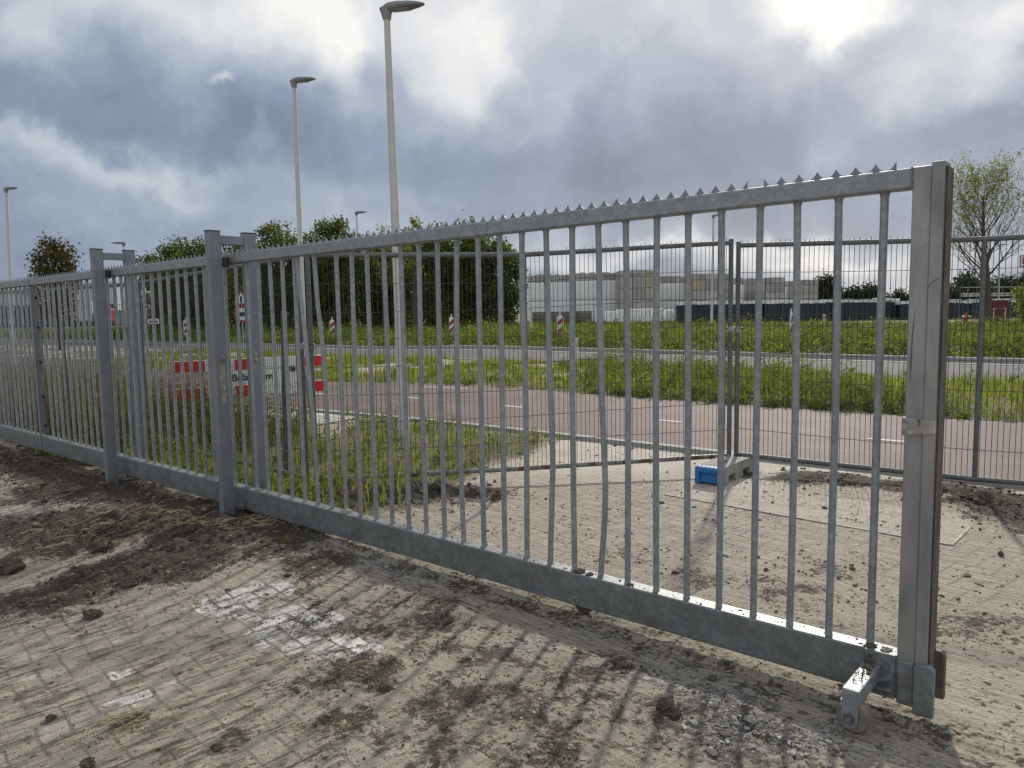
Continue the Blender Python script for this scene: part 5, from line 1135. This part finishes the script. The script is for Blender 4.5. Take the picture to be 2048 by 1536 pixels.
M['rubbles'] = rubm('crushed_rubble', [(0, (.05, .048, .044)), (.5, (.16, .155, .145)), (.85, (.34, .335, .32)), (1, (.6, .6, .58))])
M['chipsm'] = rubm('mud_flakes', [(0, (.12, .10, .075)), (.5, (.24, .20, .15)), (1, (.42, .37, .30))])
okc = lambda x, y: (dPN(x, y) > .1)
x, y = scatter(230000, (-7, 5.5, 1.4, 10.5), okc, g); m_, _ = mudmask(x, y); D_ = np.hypot(x, y); k = g.random(len(x)) < (m_ ** 1.2 * .85 + .04) * np.clip((4.5 / D_) ** 1.2, .08, 1) * (.3 + 1.4 * (fbm(x, y, 3, 2) > 0)); x, y, D_ = x[k], y[k], D_[k]
rr0 = .0036 * np.exp(g.normal(size=len(x)) * .62) * np.clip(D_ / 4, .8, 2.2) ; rr0 = np.clip(rr0, .002, .028)
tag((lambda a: npmesh('soil_crumbs', a[0], a[1], M['crumbs'], rnd=a[2]))(pebbles(x, y, rr0, g)), 'dark crumbs of soil strewn over the paving', 'soil crumbs', kind='stuff')
x, y = scatter(90000, (-3.5, 3.5, 1.4, 6.5), okc, g); k = g.random(len(x)) < .26 * (.25 + 1.5 * (fbm(x, y, 1.7, 3) > .05)) * np.clip(3.2 / np.hypot(x, y), .2, 1); x, y = x[k], y[k]
tag((lambda a: npmesh('mud_flakes', a[0], a[1], M['chipsm'], rnd=a[2]))(pebbles(x, y, np.clip(.0055 * np.exp(g.normal(size=len(x)) * .5), .003, .02), g, (.12, .35))), 'flat flakes of dried mud on the paving', 'mud flakes', kind='stuff')
x = []; y = []
for px, py, r_, k in ((1290, 1345, .07, 130), (1370, 1375, .09, 220), (1440, 1405, .10, 300), (1490, 1450, .12, 420), (1570, 1478, .12, 320), (1640, 1480, .07, 120), (1440, 1480, .10, 200), (780, 1135, .14, 160), (1050, 1290, .12, 60), (1700, 1500, .15, 80)):
    q = gp(px, py); x += list(q[0] + g.normal(size=k) * r_ * .75); y += list(q[1] + g.normal(size=k) * r_ * .6)
x = np.array(x); y = np.array(y)
tag((lambda a: npmesh('crushed_rubble', a[0], a[1], M['rubbles'], rnd=a[2]))(pebbles(x, y, np.clip(.0045 * np.exp(g.normal(size=len(x)) * .6), .002, .020), g, (.12, .45))), 'crushed grey rubble in front of the caster wheel', 'rubble', kind='stuff')
# straw
V = []; F_ = []; rv = []; n0 = 0
rd = random.Random(8)
for px, py, n_, sp in ((330, 1030, 60, .28), (200, 1060, 50, .3), (480, 1050, 50, .18), (150, 1085, 40, .3), (560, 1040, 25, .12), (250, 1450, 22, .08), (900, 1300, 14, .5), (700, 1040, 14, .3)):
    q = gp(px, py)
    for _ in range(n_):
        a = rd.gauss(.35, .5); L_ = rd.uniform(.03, .15); cx_, cy_ = q[0] + rd.gauss(0, sp), q[1] + rd.gauss(0, sp * .6); d = np.array([math.cos(a), math.sin(a)]) * L_ / 2
        p0, p1 = (cx_ - d[0], cy_ - d[1]), (cx_ + d[0], cy_ + d[1]); w = .0016; nx_, ny_ = -d[1] / L_ * 2 * w, d[0] / L_ * 2 * w
        for pp, qq in ((p0, (cx_, cy_)), ((cx_, cy_), p1)):
            pass
        za, zb2, zm = gz1(*p0) + .004, gz1(*p1) + rd.uniform(.004, .03), gz1(cx_, cy_) + rd.uniform(.006, .025)
        V += [(p0[0] - nx_, p0[1] - ny_, za), (p0[0] + nx_, p0[1] + ny_, za + .002), (cx_ - nx_, cy_ - ny_, zm), (cx_ + nx_, cy_ + ny_, zm + .002), (p1[0] - nx_, p1[1] - ny_, zb2), (p1[0] + nx_, p1[1] + ny_, zb2 + .002)]
        F_ += [(n0, n0 + 1, n0 + 3, n0 + 2), (n0 + 2, n0 + 3, n0 + 5, n0 + 4)]; n0 += 6
tag(npmesh('straw', np.array(V), np.array(F_), M['straw']), 'loose dry straw on the soil heap before the gate', 'straw', kind='stuff')
# individual clods
def clod(px, py, size, label, group=None, z=None, dark=1, flat=.75, mat_='clod', zw=0):
    q = gp(px, py, zw); z0 = gz1(q[0], q[1]) if z is None else z; D_ = math.hypot(q[0], q[1]); r_ = size / 2 * D_ / 1538
    V = IV2.copy(); sd = Vector((px * .13, py * .17, 3.1)); out = []
    for v in V:
        f_ = .95 + .50 * mnoise.noise(Vector(v) * 1.5 + sd) - .30 * abs(mnoise.noise(Vector(v) * 3.2 + sd)) + .22 * mnoise.noise(Vector(v) * 6 + sd) + .14 * mnoise.noise(Vector(v) * 13 + sd); out.append(v * f_)
    out = np.array(out) * r_ * np.array([1.1, .95, flat]); o = npmesh('soil_clod', out, IF2, M[mat_], smooth=False)
    o.location = (q[0], q[1], z0 + r_ * flat * .55); return tag(o, label, 'clod', group)
for a in [(22, 1128, 42, 'big dark clod at the left edge of the paving'), (258, 1172, 34, 'rounded brown clod at the lower rim of the soil heap'), (176, 1152, 32, 'brown clod on the left part of the soil heap rim'), (205, 1098, 36, 'largest lump inside the soil heap'),
          (185, 1225, 28, 'clod below the soil heap on the left paving'), (768, 1386, 26, 'dark round clod on the paving left of centre front'), (1243, 1335, 40, 'hollow dark clod near the gate at right front'), (1331, 1418, 34, 'black clod pair near the rubble'),
          (1350, 1432, 26, 'small black clod touching the black pair'), (435, 1496, 22, 'dark clod at the bottom edge left of centre'), (102, 1428, 16, 'lone small dark clod in the lower left'), (994, 1003, 18, 'round clod on the paving behind the gate, near the fence shadow'),
          (1425, 1360, 16, 'small dark clod before the beam at right'), (1968, 1014, 22, 'clod on the dirt strip at the right'), (1935, 1008, 16, 'smaller clod left of the one on the right dirt strip'), (1958, 1020, 14, 'low clod below the right dirt strip'),
          (175, 1528, 26, 'clod cut by the bottom left edge'), (45, 1205, 20, 'dark clod by the left edge under the heap'), (270, 1160, 18, 'light clod beside the rounded brown one'), (380, 1068, 22, 'clod at the right end of the soil heap'),
          (880, 1003, 24, 'clod on the dug soil under the bent mesh panel'), (1500, 1452, 22, 'grey stone in the rubble before the wheel'), (1462, 1405, 20, 'pale stone on the rubble strip')]:
    clod(a[0], a[1], a[2], a[3], mat_='stone' if 'stone' in a[3] else 'clod')
# dirt and stones lying on the beam top
for s, sz, lab in ((1.44, .020, 'dark soil lump resting on the beam above the running wheel'), (1.38, .014, 'smaller soil lump next to it on the beam top'), (3.30, .026, 'grey stone on the beam at the foot of the bent bars'), (.10, .016, 'soil lump on the beam at the last bar'), (.045, .014, 'pale stone on the beam beside the end post'), (1.15, .012, 'flat soil crumb on the beam in the right half')):
    V = IV2.copy(); sd = Vector((s * 7, 1, 2)); out = np.array([v * (1 + .5 * mnoise.noise(Vector(v) * 1.7 + sd)) for v in V]) * sz * np.array([1.3, 1, .6]); o = npmesh('soil_clod', out, IF2, M['stone'] if 'stone' in lab else M['clod'])
    o.location = GW(s, -.028, zbt(s) + sz * .35); tag(o, lab, 'clod')
xs = g.uniform(0, 3.6, 260) ** 1.0; x, y = [], []
dirt = MB(); V, F2_, rv = pebbles(np.array([GW(s, 0, 0)[0] for s in xs]), np.array([GW(s, 0, 0)[1] for s in xs]), np.clip(.004 * np.exp(g.normal(size=260) * .4), .002, .009), g)
Vr = V.reshape(260, len(IV), 3); cz = Vr[:, :, 2].mean(1); 
for i, s in enumerate(xs):
    p = GW(s, -g.uniform(.012, .072), zbt(s) + .001) if i < 190 else GW(.082 + g.uniform(-.024, .024), g.uniform(.01, .20), .1665); c0 = Vr[i].mean(0); Vr[i] += np.array(p) - c0 + np.array([0, 0, .002])
tag(npmesh('beam_dirt', Vr.reshape(-1, 3), F2_, M['crumbs'], rnd=rv), 'thin scatter of dirt crumbs along the top of the beam', 'dirt', kind='stuff')
S.render.resolution_x = 1024; S.render.resolution_y = 768
S.render.engine = 'CYCLES'
